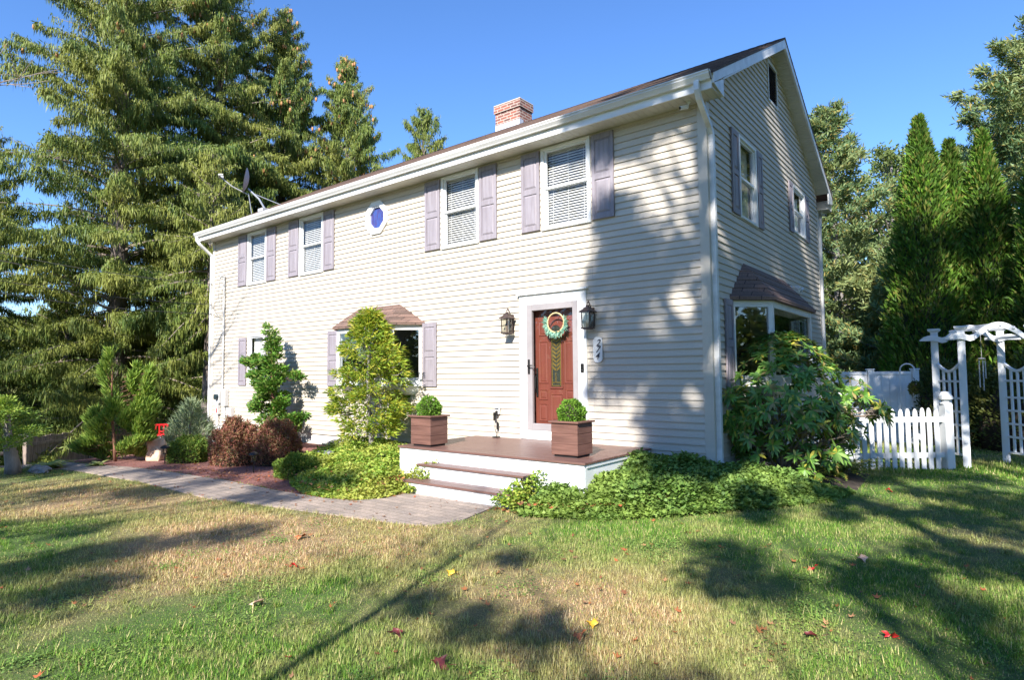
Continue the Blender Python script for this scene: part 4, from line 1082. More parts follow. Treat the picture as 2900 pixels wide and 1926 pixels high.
def sprayshrub(name, base, tiers, mat, bark, label, cat='shrub', ls=.07, lw=.03, dens=60, droop=0., updir=.2, trunk_r=.05, group=None, every=2):
    """tiers: list of (x,y,z,radius) leaf clusters reached by limbs from a trunk"""
    x, y = base; z = G(x, y); root = empty(name, (x, y, z), label, cat, group)
    mb = MB(); allq = []
    pts = [Vector(t[:3]) for t in tiers]
    zt = max(p.z for p in pts); topx = [p for p in pts if p.z == zt][0]
    def axis(f): return Vector((x+(topx.x-x)*f**1.5, y+(topx.y-y)*f**1.5, z+(zt-z)*f))
    mb.tube([axis(f)+Vector((.02*math.sin(f*9), .02*math.cos(f*7), 0)) for f in np.linspace(0, .95, 8)], [trunk_r*(1-.85*f) for f in np.linspace(0, 1, 8)], 7)
    for ti, t in enumerate(tiers):
        p = Vector(t[:3]); r = t[3]
        f = max(.05, min(.9, (p.z-z)/(zt-z)*.85)); a = axis(f); far_ = (a-p).length; a0_ = a
        if far_ > .3: a = p.lerp(a, .3/far_)
        if ti % every == 0: mb.tube([a, a.lerp(p, .5)+Vector((0, 0, -.03)), p], [min(.010, trunk_r*.3), min(.007, trunk_r*.2), .003], 4)
        n = int(dens*(r/.2)**2)
        Q = unit(RNG.normal(size=(n, 3))); rr = r*RNG.uniform(.3, 1.0, n)[:, None]
        B = np.array(p)+Q*rr*np.array([1, 1, .6])
        out = np.array([p.x-a0_.x, p.y-a0_.y, .0]); out = out/(np.linalg.norm(out)+1e-6)
        Dd = unit(Q*np.array([1, 1, .4])*.7+out*.6+np.array([0, 0, updir-droop])+RNG.normal(size=(n, 3))*.25)
        allq.append(leaves(B, Dd, ls*RNG.uniform(.6, 1.5, n), lw*RNG.uniform(.7, 1.3, n), .08))
    mb.build('trunk', bark, root, smooth=True)
    np_mesh('foliage', np.concatenate(allq), 4, mat, root)
    return root
def cone_tiers(cx, cy, z0, z1, r0_, r1_, n, rt, jit=.0, bulge=None):
    t = []
    for i in range(n):
        f = (i+.5)/n; zz = z0+(z1-z0)*f; R = (bulge(f) if bulge else r0_+(r1_-r0_)*f)*random.uniform(.55, 1.05); a = random.uniform(0, 2*PI)
        t.append((cx+R*math.cos(a), cy+R*math.sin(a), zz, rt*random.uniform(.7, 1.2)))
    return t
# hinoki by the wall: leaning clumps and a low branch to the right
tiers = [(-10.04,-.62,2.12,.10),(-9.95,-.6,1.98,.16),(-9.85,-.62,1.78,.2),(-9.98,-.55,1.62,.2),(-9.75,-.62,1.6,.18)]
for zz, xa, xb in ((1.42,-10.5,-9.6),(1.36,-10.75,-9.5),(1.25,-10.9,-9.5),(1.12,-10.6,-9.3),(1.05,-10.5,-8.95),(.92,-10.3,-8.85),(.85,-10.2,-9.1),(.7,-10.1,-9.4),(.5,-10.2,-9.5),(.35,-10.35,-9.35),(.2,-10.35,-9.25),(.05,-10.3,-9.2),(-.1,-10.1,-9.1),(-.25,-10.,-9.)):
    for k in range(5): tiers.append((random.uniform(xa, xb), -.62+random.uniform(-.22, .2), zz+random.uniform(-.07, .07), random.uniform(.11, .19)))
for k in range(16): f = k/15; tiers.append((-9.2+f*1.15, -.85-.25*f+random.uniform(-.1, .1), -.32+.42*f+random.uniform(-.1, .1), .15))
sprayshrub('hinoki_cypress', (-9.62,-.62), tiers, hinL, barkR, 'irregular dark green hinoki cypress against the wall casting a shadow', 'tree', ls=.075, lw=.035, dens=330, updir=.25, trunk_r=.06)
# weeping-tipped yellow-green hemlock before the bay window
hb = lambda f: (.75 if f < .12 else 1.)*(.72-.25*f if f < .6 else .57*(1-(f-.6)/.4)**.8+.06)
t = cone_tiers(-6.2, -.78, -.1, 2.15, .8, .1, 230, .14, bulge=lambda f: hb(f)*1.0)
sprayshrub('hemlock_tree', (-6.17,-.78), t+[(-6.3,-.76,2.2,.1),(-5.35,-.8,1.45,.1),(-5.25,-.8,1.05,.11),(-5.2,-.85,.95,.1),(-5.4,-.75,1.2,.12)], hemL, barkG, 'yellow-green hemlock standing in front of the bay window', 'tree', ls=.10, lw=.024, dens=120, updir=.05, droop=.05, trunk_r=.055)
# hollywood juniper with twisted spires
tiers = []
for cx_, cy_, za, zb_, ra_ in ((-10.62,-3.62,-.55,1.5,.30),(-10.2,-3.3,-.1,1.2,.22),(-9.98,-3.15,-.2,1.15,.16),(-10.85,-3.75,-.6,.35,.34),(-10.2,-3.2,-.55,.35,.32)):
    for k in range(54):
        f = k/53; a = f*11+cx_; R = ra_*(1-f)**.7
        tiers.append((cx_+R*math.cos(a)*random.uniform(.3, 1)+.06*f, cy_+R*math.sin(a)*random.uniform(.3, 1), za+(zb_-za)*f, .15*(1-.6*f)))
sprayshrub('hollywood_juniper', (-10.55,-3.5), tiers, junL, barkR, 'twisted bright green juniper with two pointed spires left of the tan boulder', 'tree', ls=.12, lw=.022, dens=260, updir=1.1, trunk_r=.035, every=4)
# blue-green sapling
tiers = []
for k in range(90):
    f = k/89; a = k*2.4; R = .48*(1-f)**.9
    tiers.append((-10.55+R*math.cos(a), -2.05+R*math.sin(a), -.50+.95*f+R*.25, .10*(1-.5*f)))
sprayshrub('evergreen_sapling', (-10.55,-2.05), tiers, saplL, twigm, 'wispy pale blue-green evergreen sapling behind the green mound', 'tree', ls=.14, lw=.010, dens=260, updir=.9, trunk_r=.022)
# small layered tree at the left edge
tiers = []
for zz, R in ((.55,.18),(.42,.45),(.25,.6),(.05,.8),(-.08,.7)):
    for k in range(16): a = random.uniform(0, 2*PI); q = R*random.uniform(.2, 1); tiers.append((-10.5+q*math.cos(a), -5.25+q*math.sin(a)*.8, zz+random.uniform(-.05, .05), .17))
sprayshrub('layered_conifer', (-10.35,-5.12), tiers, junL, barkG, 'small flat-layered green tree with thick grey trunk at the far left', 'tree', ls=.06, lw=.022, dens=130, updir=.2, trunk_r=.13)
# hosta clump
def rosette(name, x, y, n, ln, wd, mat, label, cat, rise=.7, spread=.12, seg=4, group=None):
    z = G(x, y); Q = []
    for i in range(n):
        a = RNG.uniform(0, 2*PI); b0_ = np.array([x+RNG.normal()*spread*.4, y+RNG.normal()*spread*.4, z]); L = ln*RNG.uniform(.6, 1.1)
        p = b0_.copy(); el_ = rise*RNG.uniform(.8, 1.2); side = np.array([-math.sin(a), math.cos(a), 0]); prev = None
        for s in range(seg+1):
            f = s/seg; w_ = wd*math.sin(PI*min(.97, f*.85+.12))*.5
            cur = (p-side*w_, p+side*w_)
            if prev is not None: Q.append(np.stack([prev[0], prev[1], cur[1], cur[0]]))
            prev = cur; p = p+np.array([math.cos(a)*math.cos(el_), math.sin(a)*math.cos(el_), math.sin(el_)])*L/seg; el_ -= 1.6/seg*rise
    return tag(np_mesh(name, np.array(Q), 4, mat), label, cat, group)
rosette('hosta_plant', -10.55, -4.55, 45, .35, .12, hostaL, 'yellow-edged hosta clump beside the wooden fence at the left', 'plant')
rosette('hosta_plant', -10.2, -3.9, 25, .22, .09, hostaL, 'small pale hosta at the start of the walkway', 'plant')

# rhododendron at the right corner: whorls of long leaves on bare branching stems
def rhododendron():
    bx_, by_ = .42, 1.35; z = G(bx_, by_); root = empty('rhododendron', (bx_, by_, z), 'large rhododendron with long glossy leaves and yellowing tips at the right house corner', 'shrub')
    st = MB(); Q = []
    tips = []
    def grow(p, d, r, L, lvl):
        q = p+d*L
        st.tube([p, p.lerp(q, .5)+Vector((random.uniform(-.03, .03), random.uniform(-.03, .03), .01)), q], [r, r*.85, r*.65], 6)
        if lvl == 0: tips.append((q, d)); return
        for k in range(3 if lvl > 1 else 3):
            nd = (d+Vector((random.gauss(0, .6), random.gauss(0, .6), random.gauss(.08, .35)))).normalized()
            grow(q, nd, r*.62, L*random.uniform(.62, .9), lvl-1)
    for k in range(11):
        a = 2*PI*k/11+random.uniform(-.2, .2); d = Vector((math.cos(a)*.75, math.sin(a)*.75, random.uniform(.55, 1.0))).normalized()
        grow(Vector((bx_+.08*math.cos(a), by_+.08*math.sin(a), z)), d, .034, random.uniform(.42, .56), 3)
    for k in range(9):   # low skirt
        a = 2*PI*k/9; d = Vector((math.cos(a), math.sin(a), .25)).normalized(); grow(Vector((bx_, by_, z+.1)), d, .022, .36, 2)
    for k in range(5):   # reaching branches to the right
        grow(Vector((.95, 1.9, .28)), Vector((.95, .25+.12*k, .02+.09*k)).normalized(), .018, .34, 2)
    keep = []
    for q, d in tips:
        if q.x < .06: q.x = .06+random.uniform(0, .15)
        if q.z > 1.62: q.z = 1.62-random.uniform(0, .3)
        keep.append((q, d))
    extra = []
    for i in range(330):   # fill the dome surface
        t = random.uniform(0, 2*PI); ph = random.uniform(.02, 1.45)
        q = Vector((.55+1.02*math.cos(t)*math.cos(ph)*.8, 1.42+.95*math.sin(t)*math.cos(ph), .25+1.30*math.sin(ph)))
        if q.x < .07: continue
        extra.append((q, (q-Vector((.5, 1.4, .2))).normalized()))
    for q, d in keep+extra:
        n = random.randint(9, 14); dn = np.array(d); A = np.array(Vector(d).orthogonal().normalized()); Bv = np.cross(dn, A)
        for k in range(n):
            a = 2*PI*k/n+random.uniform(-.3, .3); dd = A*math.cos(a)+Bv*math.sin(a)+dn*random.uniform(.05, .7)+np.array([0, 0, -.15]); dd = dd/np.linalg.norm(dd)
            L = random.uniform(.09, .165); W = L*.27; sd = np.cross(dd, dn+np.array([.01, .02, 0])); sd /= np.linalg.norm(sd)+1e-6; p = np.array(q)
            m1 = p+dd*L*.35; m2 = p+dd*L*.7-np.array([0, 0, .008]); e = p+dd*L-np.array([0, 0, .022])
            Q.append(np.stack([p, m1+sd*W*.5, m1, m1-sd*W*.5])); Q.append(np.stack([m1+sd*W*.5, m2+sd*W*.42, m2-sd*W*.42, m1-sd*W*.5])); Q.append(np.stack([m2+sd*W*.42, e, e, m2-sd*W*.42]))
    st.build('stems', twigm, root, smooth=True)
    Qa = np.array(Q)
    np_mesh_w('leaves', Qa, root)
def np_mesh_w(name, Q, root):
    """whole leaves welded so every leaf takes one colour: groups of three faces"""
    V = Q.reshape(-1, 3); n = len(Q)//3
    base = (np.arange(n)*12)[:, None]
    # unique verts per leaf: 0:p 1:m1+ 3:m1- 5:m2+ 6:m2- 9:e
    take = (base+np.array([0, 1, 5, 9, 6, 3])).reshape(-1)
    me = bpy.data.meshes.new(name); VV = V[take].astype(np.float32)
    me.vertices.add(n*6); me.loops.add(n*6); me.polygons.add(n)
    me.vertices.foreach_set('co', VV.ravel()); me.loops.foreach_set('vertex_index', np.arange(n*6, dtype=np.int32)); me.polygons.foreach_set('loop_start', np.arange(0, n*6, 6, dtype=np.int32))
    me.update(calc_edges=True); link(name, me, rhoL, root)
rhododendron()
# weathered stump at its foot
mb = MB(); sx_, sy_ = .22, .95; z = G(sx_, sy_)
mb.tube([(sx_,sy_,z-.05),(sx_+.02,sy_,z+.12),(sx_-.03,sy_-.03,z+.22),(sx_+.02,sy_-.05,z+.34)], [.085,.06,.05,.02], 9)
mb.tube([(sx_+.02,sy_,z+.16),(sx_+.12,sy_-.02,z+.22),(sx_+.2,sy_-.05,z+.14),(sx_+.22,sy_-.06,z-.04)], [.045,.045,.05,.06], 8)
mb.tube([(sx_-.02,sy_,z+.18),(sx_-.10,sy_+.02,z+.32)], [.03,.01], 6); mb.tube([(sx_+.1,sy_,z+.21),(sx_+.13,sy_,z+.34)], [.02,.008], 6)
tag(mb.build('tree_stump', MAT('bleached_wood', (.50,.38,.30), .9, (.30,.21,.16), 14, bump=.7, bsc=25), smooth=True), 'bleached twisted driftwood stump under the rhododendron', 'stump')
# ferns
def fern(x, y, n, L, label):
    z = G(x, y); Q = []
    for i in range(n):
        a = RNG.uniform(0, 2*PI); el_ = RNG.uniform(.8, 1.3); p = np.array([x, y, z]); steps = 14; l = L*RNG.uniform(.7, 1.1)
        for s in range(steps):
            f = s/steps; d = np.array([math.cos(a)*math.cos(el_), math.sin(a)*math.cos(el_), math.sin(el_)]); q = p+d*l/steps; side = np.array([-math.sin(a), math.cos(a), 0])
            for sg in (-1, 1):
                w_ = .075*math.sin(PI*min(1, f*.8+.18)); tip = p+(side*sg+d*.4)*w_-np.array([0, 0, .01]); Q.append(np.stack([p, p+d*l/steps*.7, tip, tip]))
            p = q; el_ -= .13
    return tag(np_mesh('fern', np.array(Q)[:, :3], 3, fernL), label, 'fern', 'ferns by the picket fence')
fern(1.12, 1.95, 34, .62, 'yellow-green fern beside the rhododendron, nearest the picket fence')
fern(.95, 1.15, 26, .5, 'fern at the front foot of the rhododendron')
fern(1.25, 2.55, 26, .6, 'fern touching the left end of the picket fence')
rosette('leafy_plant', .75, .75, 26, .28, .13, rhoL, 'broad-leaved green plant at the edge of the bed under the rhododendron', 'plant')

# ground covers
def cover(name, poly, n, hfun, ls, mat, label, cat, excl=None, dome=False):
    xs = [p[0] for p in poly]; ys = [p[1] for p in poly]
    P = np.stack([RNG.uniform(min(xs), max(xs), n), RNG.uniform(min(ys), max(ys), n)], 1)
    k = inpoly(P, poly)
    if excl: k &= ~excl(P)
    P = P[k]; n = len(P)
    e = np.sin(P[:, 0]*6.1)*np.sin(P[:, 1]*7.3)*.5+np.sin(P[:, 0]*2.3+1)*np.sin(P[:, 1]*3.1)*.5
    ed = np.full(n, 9.)
    for i in range(len(poly)):
        a_, b_ = np.array(poly[i]), np.array(poly[(i+1) % len(poly)]); t_ = np.clip(((P-a_)@(b_-a_))/((b_-a_)@(b_-a_)), 0, 1)
        ed = np.minimum(ed, np.linalg.norm(P-(a_+t_[:, None]*(b_-a_)), axis=1))
    H = hfun(P)*(1+.35*e)*RNG.uniform(0, 1.0, n)**.55*(.2+.8*ss(0, .30, ed)) if dome else hfun(P)*(1+.35*e)*RNG.uniform(0, 1.0, n)**.5
    B = np.stack([P[:, 0], P[:, 1], ground(P[:, 0], P[:, 1])+H], 1)
    Dd = RNG.normal(size=(n, 3))*np.array([1, 1, .35])+np.array([0, 0, .25])
    roll = RNG.normal(size=(n, 3))*.45+np.array([0, 0, 1.])
    q = leaves(B, Dd, ls*RNG.uniform(.5, 1.3, n), ls*.75, .12, roll=roll)
    return tag(np_mesh(name, q, 4, mat), label, cat, kind='stuff')
CL = [(-3.45,-2.32),(-3.45,-2.78),(-3.6,-3.08),(-4.0,-3.22),(-4.6,-3.2),(-5.3,-2.95),(-6.0,-2.55),(-6.6,-2.2),(-7.4,-1.2),(-7.4,-.2),(-4.25,-.15),(-4.2,-1.85),(-3.56,-1.86)]
cover('creeper_ground_cover', CL, 60000, lambda P: .06+.24*ss(-3.2, -2.0, P[:, 1]), .05, ivyL, 'sunlit yellow-green creeper filling the bed left of the steps', 'ground cover', dome=True)
CR = [(-1.63,-1.87),(-1.62,-2.34),(-1.3,-2.52),(-.5,-2.3),(.27,-1.65),(.87,-.95),(1.4,.1),(1.5,.9),(.7,1.0),(.12,.35),(.1,-.12),(-.86,-.12),(-.86,-1.87)]
cover('pachysandra_ground_cover', [(-1.63,-1.87),(-1.62,-2.34),(-1.3,-2.52),(-.5,-2.3),(.27,-1.65),(.87,-.95),(1.4,.1),(1.5,.9),(.7,1.0),(.12,.35),(.1,.25),(-1.3,.25),(-1.3,-1.6),(-1.63,-1.6)], 110000, lambda P: .10+.27*ss(-2.4, -1.5, P[:, 1])*ss(1.4, -.4, P[:, 0]), .06, ivyR, 'dense green pachysandra covering the bed right of the steps', 'ground cover', dome=True, excl=lambda P: ((P[:, 0] < -.90) & (P[:, 1] > -1.83)) | ((P[:, 0] < .05) & (P[:, 1] > -.04)))
mb_ = cover('step_creeper', [(-3.7,-2.4),(-3.3,-2.4),(-3.3,-1.86),(-3.7,-1.86)], 1500, lambda P: .12+.24*ss(-2.35, -1.9, P[:, 1]), .045, ivyL, 'creeper trailing over the left ends of the deck steps', 'ground cover')
cover('step_creeper', [(-1.85,-2.45),(-1.5,-2.45),(-1.45,-1.86),(-1.75,-1.86)], 1800, lambda P: .14+.28*ss(-2.4, -1.9, P[:, 1]), .045, ivyL, 'creeper climbing over the right ends of the deck steps', 'ground cover')

# fallen leaves
def leaf_outline(P, R, ang, tilt, n=10):
    out = []
    for i in range(len(P)):
        pts = []
        for k in range(n):
            a = 2*PI*k/n+ang[i]; r = R[i]*(1.0 if k % 2 == 0 else .45)*(.8+.2*math.sin(i+k)); pts.append([P[i,0]+r*math.cos(a), P[i,1]+r*math.sin(a), P[i,2]+r*tilt[i]*math.sin(a*1+i)+.01*((k % 2) == 0)])
        out.append(pts)
    return np.array(out)
def litter():
    Pl = []
    def sc(n, fn):
        for i in range(n): Pl.append(fn())
    sc(620, lambda: (random.uniform(-10, 4), random.uniform(-7.3, -2)))
    sc(150, lambda: (lambda t: (-6.9+3.4*t+random.gauss(0, .1), -2.35-.85*math.sin(t*2.0)+random.gauss(0, .10)))(random.random()))
    sc(130, lambda: (lambda t: (-1.8+1.9*t+random.gauss(0, .08), -2.42+.9*t*t+random.gauss(0, .07)))(random.random()))
    sc(45, lambda: (random.uniform(-3.7, -3.35), random.uniform(-2.75, -2.3)))
    sc(260, lambda: (random.uniform(-9.0, -6.0), random.gauss(-3.0, .2)))
    sc(120, lambda: (random.uniform(-6.5, -3.6), random.uniform(-2.9, -1.2)))
    P = np.array(Pl)
    bad = inpoly(P, [(-3.55,-2.34),(-1.64,-2.34),(-1.64,-1.8),(-.9,-1.8),(-.9,0),(-4.2,0),(-4.2,-1.83),(-3.55,-1.83)])
    P = P[~bad]; n = len(P)
    cov = inpoly(P, CL)*(.10+.13*ss(-3.2, -2.2, P[:, 1])*.8)+inpoly(P, CR)*(.09+.1*ss(-2.4, -1.4, P[:, 1]))
    Z = ground(P[:, 0], P[:, 1])+.022+cov
    V = leaf_outline(np.column_stack([P, Z]), RNG.uniform(.012, .04, n), RNG.uniform(0, 6, n), RNG.uniform(0, .6, n))
    tag(np_mesh('leaf_litter', V, 10, fallL), 'brown and orange autumn leaves scattered along the bed edges and lawn', 'fallen leaves', kind='stuff')
litter()

# the few large single leaves that stand out on the lawn
SL_ = [(-.51,-4.53,yelL,.05,'yellow leaf lying on the straw-coloured grass'),(-2.56,-4.56,orgL,.075,'large curled orange leaf near the walkway corner'),
 (-1.16,-5.8,tanL,.07,'pale tan leaf on green grass in the left foreground'),(-1.75,-5.15,redL,.045,'small scarlet leaf left of the lawn centre'),
 (.06,-5.6,maroonL,.06,'brown leaf standing up on the foreground grass'),(.56,-5.73,maroonL,.065,'dark maroon leaf nearest the camera'),
 (.95,-4.79,yelL,.045,'yellow leaf on the pale grass in the right foreground'),(.98,-4.98,orgL,.05,'orange leaf just below the yellow one'),
 (1.79,-2.83,redL,.05,'bright red leaf on the shaded right lawn'),(2.44,-3.9,redL,.05,'bright red leaf at the right foreground edge of the shade'),
 (2.08,-4.18,maroonL,.05,'dark red leaf left of the bright red leaf in the right foreground'),(1.85,1.21,redL,.05,'red leaf lying before the picket fence'),(2.06,-2.32,tanL,.055,'pale leaf on the dappled right lawn')]
for i, (x, y, m_, R_, lab) in enumerate(SL_):
    z = G(x, y)+.03; mb = MB(); pts = []; n = 15; a0 = i*1.3
    for ring, q in ((0, 0), (1, .55), (2, 1)):
        if ring == 0: pts.append((x, y, z)); continue
        for k in range(n):
            a = 2*PI*k/n+a0; r = R_*q*(1 if ring == 1 else (1.0 if k % 3 == 0 else .5)); pts.append((x+r*math.cos(a), y+r*math.sin(a)*.9, z+.35*r*math.sin(a*1.0+i)+.02*q*q*math.sin(a*2+i)))
    fs = [(0, 1+k, 1+(k+1) % n) for k in range(n)]+[(1+k, 1+n+k, 1+n+(k+1) % n, 1+(k+1) % n) for k in range(n)]
    mb.add(pts, fs); mb.tube([(x+R_*math.cos(a0), y+R_*math.sin(a0)*.9, z), (x+1.7*R_*math.cos(a0), y+1.7*R_*math.sin(a0), z+.01)], .0015, 4)
    tag(mb.build('fallen_leaf', m_, smooth=True, fix=False), lab, 'leaf', 'large fallen leaves on the lawn')

# ------------------------------------------------------------------ PICKET FENCE, ARBOR, VINYL FENCE
A = Vector((.04, 2.02)); B_ = Vector((2.37, 3.99)); dv = (B_-A); Lf = dv.length; dv.normalize(); nv = Vector((dv.y, -dv.x))
def fp(s, o, z): p = A+dv*s+nv*o; return (p.x, p.y, z)
TFn = lambda s, o, z: fp(s, o, z)
pf = empty('picket_fence', (1.2, 3.0, -.6), 'white weathered picket fence with pointed pickets running from the house to the arbor', 'fence')
s = .10; i = 0
posts = [1.30, Lf-.02]
while s < Lf-.1:
    if all(abs(s-p) > .09 for p in posts):
        zt = .395+.07*abs((s-2.1)/1.0)**1.5*.5-.03+random.uniform(-.012, .012); h = .036
        mb = MB(TFn); prof = [(-h,-.60),(h,-.60),(h,zt-.13),(h*1.0,zt-.10),(h*.86,zt-.055),(h*.5,zt-.015),(0,zt),(-h*.5,zt-.015),(-h*.86,zt-.055),(-h,zt-.10)]
        tl = random.uniform(-.012, .012)
        mb.prism([(s+a+tl*(z+.6), .02, z) for a, z in prof], (0, .018, 0)); mb.build('picket', fencew, pf)
    s += .1195
for z in (-.42, .15): MB(TFn).bbox(.0, Lf-.06, -.018, .0195, z, z+.085, .003).build('rail', fencew, pf)
for p in posts:
    mb = MB(TFn); mb.bbox(p-.065, p+.065, -.075, .075, -.62, .44, .006); po = mb.build('post', fencew, pf)
    mb = MB(); q = fp(p, 0, 0); mb.lathe([(.085,.44),(.085,.455),(.05,.47),(.045,.49),(.085,.505),(.105,.52),(.10,.56),(.075,.61),(.055,.635),(.02,.64)], (q[0], q[1], 0), 10); mb.build('post_cap', fencew, po)

ar = empty('garden_arbor', (2.85, 4.8, -.6), 'white garden arbor with arched top and lattice sides at the end of the picket fence', 'arbor')
pa, pb, pc, pd = Vector((2.2,4.75)), Vector((2.59,4.26)), Vector((3.10,5.2)), Vector((3.49,4.71))
ps = .052
for p in (pa, pb, pc, pd):
    mb = MB(); mb.bbox(p.x-ps, p.x+ps, p.y-ps, p.y+ps, G(p.x, p.y)-.03, 1.55, .006); mb.box(p.x-ps+.02, p.x+ps-.02, p.y-ps-.004, p.y-ps, -.55, 1.5)
    mb.bbox(p.x-ps, p.x+ps, p.y-ps, p.y+ps, 1.551, 1.64, .004)
    o = mb.build('post', vinylw, ar)
    mb = MB(); vs = []
    for h, q in ((1.64, .055), (1.665, .085), (1.69, .092), (1.70, .088), (1.705, .05)): vs += [(p.x-q, p.y-q, h), (p.x+q, p.y-q, h), (p.x+q, p.y+q, h), (p.x-q, p.y+q, h)]
    mb.add(vs, [(3,2,1,0), (16,17,18,19)]+[(i*4+k, i*4+(k+1) % 4, i*4+4+(k+1) % 4, i*4+4+k) for i in range(4) for k in range(4)]); mb.build('post_cap', vinylw, o)
def frame(p, q):
    d = (q-p); L = d.length; d = d.normalized(); n_ = Vector((d.y, -d.x)); return (lambda s, o, z: (p.x+d.x*s+n_.x*o, p.y+d.y*s+n_.y*o, z)), L
for p, q in ((pa, pc), (pb, pd)):       # arched beams with pointed ends
    T, L = frame(p, q); mb = MB(T); n = 22; vs = []
    for k in range(n+1):
        f = k/n; s_ = -.26+(L+.52)*f; u = (s_)/L
        if u < .12 or u > .88: zz = 1.46+.05*min(1, abs(min(u, 1-u)-.12)*6)-.02
        else: zz = 1.44+.22*math.sin(PI*(u-.12)/.76)
        th = .095*(min(1, (s_+.26)/.12+.15) if s_ < 0 else (min(1, (L+.26-s_)/.12+.15) if s_ > L else 1))
        for o_ in (-.019, .019): vs += [(s_, o_+.075, zz), (s_, o_+.075, zz+th)]
    fs = []
    for k in range(n):
        a_ = k*4; b_ = a_+4; fs += [(a_, b_, b_+1, a_+1), (a_+2, a_+3, b_+3, b_+2), (a_, a_+2, b_+2, b_), (a_+1, b_+1, b_+3, a_+3)]
    fs += [(0, 1, 3, 2), (n*4, n*4+2, n*4+3, n*4+1)]
    mb.add(vs, fs); mb.build('arched_beam', vinylw, ar)
T, L = frame(pa, pc); T2, L2 = frame(pb, pd)
for k in range(5):
    u = .14+.72*k/4; z = 1.55+.22*math.sin(PI*(u-.12)/.76)*.98
    p, q = T(L*u, .0, 0), T2(L2*u, .0, 0); a_ = Vector(p[:2]); b_ = Vector(q[:2]); d = (b_-a_).normalized()
    TT, LL = frame(a_-d*.12, b_+d*.12); MB(TT).bbox(0, LL, -.018, .018, z-.075, z-.03, .004).build('cross_slat', vinylw, ar)
for p, q in ((pa, pb), (pc, pd)):       # lattice side panels
    T, L = frame(p, q); mb = MB(T); a_, b_ = ps, L-ps; w_ = .016
    zs_ = [-.42, -.16, .06, .28, .50, .78]
    for z in zs_: mb.box(a_, b_, -.014, .0135, z, z+.034)
    for k in range(3):
        u = a_+(b_-a_)*(k+1)/4; mb.box(u-w_, u+w_, -.0145, .014, -.386, 1.02-.06*math.sin(PI*(k+1)/4))
    n = 12; vs = []
    for k in range(n+1):
        u = a_+(b_-a_)*k/n; z = 1.10-.13*math.sin(PI*k/n)
        for o_ in (-.02, .02): vs += [(u, o_, z-.03), (u, o_, z+.015)]
    fs = []
    for k in range(n):
        c = k*4; e = c+4; fs += [(c, e, e+1, c+1), (c+2, c+3, e+3, e+2), (c, c+2, e+2, e), (c+1, e+1, e+3, c+3)]
    mb.add(vs, fs); mb.build('lattice_panel', vinylw, ar)
wc_ = empty('wind_chime', (2.86, 4.75, 1.2), 'wind chime with long metal tubes hanging under the arbor', 'wind chime')
MB().lathe([(.05,1.16),(.05,1.18),(.01,1.19)], (2.84, 4.75, 0), 12).tube([(2.84,4.75,1.19),(2.84,4.75,1.6)], .003, 4).build('top_disc', greyp, wc_)
for k in range(5):
    a = 2*PI*k/5; x, y = 2.84+.045*math.cos(a), 4.75+.045*math.sin(a); MB().tube([(x,y,1.14),(x,y,.84-.05*k)], .009, 8).build('chime_tube', steel, wc_)

vf = empty('vinyl_privacy_fence', (1.5, 7.6, -.6), 'tall white vinyl privacy fence behind the rhododendron', 'fence')
p, q = Vector((.06, 6.95)), Vector((1.65, 7.72)); T, L = frame(p, q)
s = 0
while s < L:
    e = min(s+.878, L)
    mb = MB(T); u = s+.065
    while u < e-.066: mb.bbox(u, min(u+.148, e-.065), -.02, .02, -.55, .90, .004); u += .15
    mb.build('panel', vinylw, vf)
    MB(T).bbox(s+.065, e-.065, -.035, .035, .901, .97, .004).bbox(s+.065, e-.065, -.035, .035, -.60, -.551, .004).build('rail', vinylw, vf)
    s = e
s = 0
while s <= L:
    MB(T).bbox(s-.063, s+.063, -.064, .064, -.65, 1.0, .005).bbox(s-.08, s+.08, -.08, .08, 1.001, 1.03, .01).build('post', vinylw, vf); s += .878
hk = empty('shepherd_hook', (1.9, 6.9, -.6), 'white curved plant hook with a dark trailing hanging plant before the white fence', 'plant hook')
hx, hy = 1.42, 7.25
MB().tube([(hx,hy,-.65),(hx,hy,1.0)]+[(hx+.13-.13*math.cos(PI*k/8), hy, 1.0+.13*math.sin(PI*k/8)) for k in range(1, 9)]+[(hx+.26,hy,.93)], .014, 8).build('hook', vinylw, hk)
ball('hanging_plant', hx+.26, hy, .60, .10, spruceD, 500, .06, 'dark trailing plant hanging from the white curved hook', 'plant', flat=1.3)

# wooden fence and split rail on the left
wf = empty('wooden_fence', (-20.2, -1.4, -2.5), 'weathered brown board fence below the spruces at the left', 'fence')
p, q = Vector((-19.5, -2.8)), Vector((-21.6, 1.2)); T, L = frame(p, q); s = 0
def gz(T, s): c = T(s, 0, 0); return G(c[0], c[1])
mbs = MB(T)
while s < L:
    g0 = gz(T, s); mbs.bbox(s, s+.135, -.012+.004*math.sin(s*9), .010+.004*math.sin(s*9), g0-.1, -.74+.02*math.sin(s*31)-.02*(s/L), .004); s += .142
mbs.build('boards', woodF, wf)
for z in (-2.1, -1.0): MB(T).box(0, L, .02, .06, z, z+.09).build('rail', woodF, wf)
for s in (0, L*.5, L): MB(T).bbox(s-.06, s+.06, .062, .18, gz(T, s)-.1, -.62, .01).build('post', woodF, wf)
sr = empty('split_rail_fence', (-19.5, -4.2, -2.5), 'low grey split rail fence left of the board fence', 'fence')
for za in (-1.15, -1.55): MB().tube([(-19.45,-2.95,za),(-18.6,-4.6,za+.04),(-17.6,-6.4,za+.02)], [.055,.065,.05], 6).build('rail', woodF, sr)
for x, y in ((-19.42,-3.05),(-18.4,-5.0),(-17.5,-6.6)): MB().bbox(x-.07, x+.07, y-.07, y+.07, G(x, y)-.2, -.98, .02).build('post', woodF, sr)

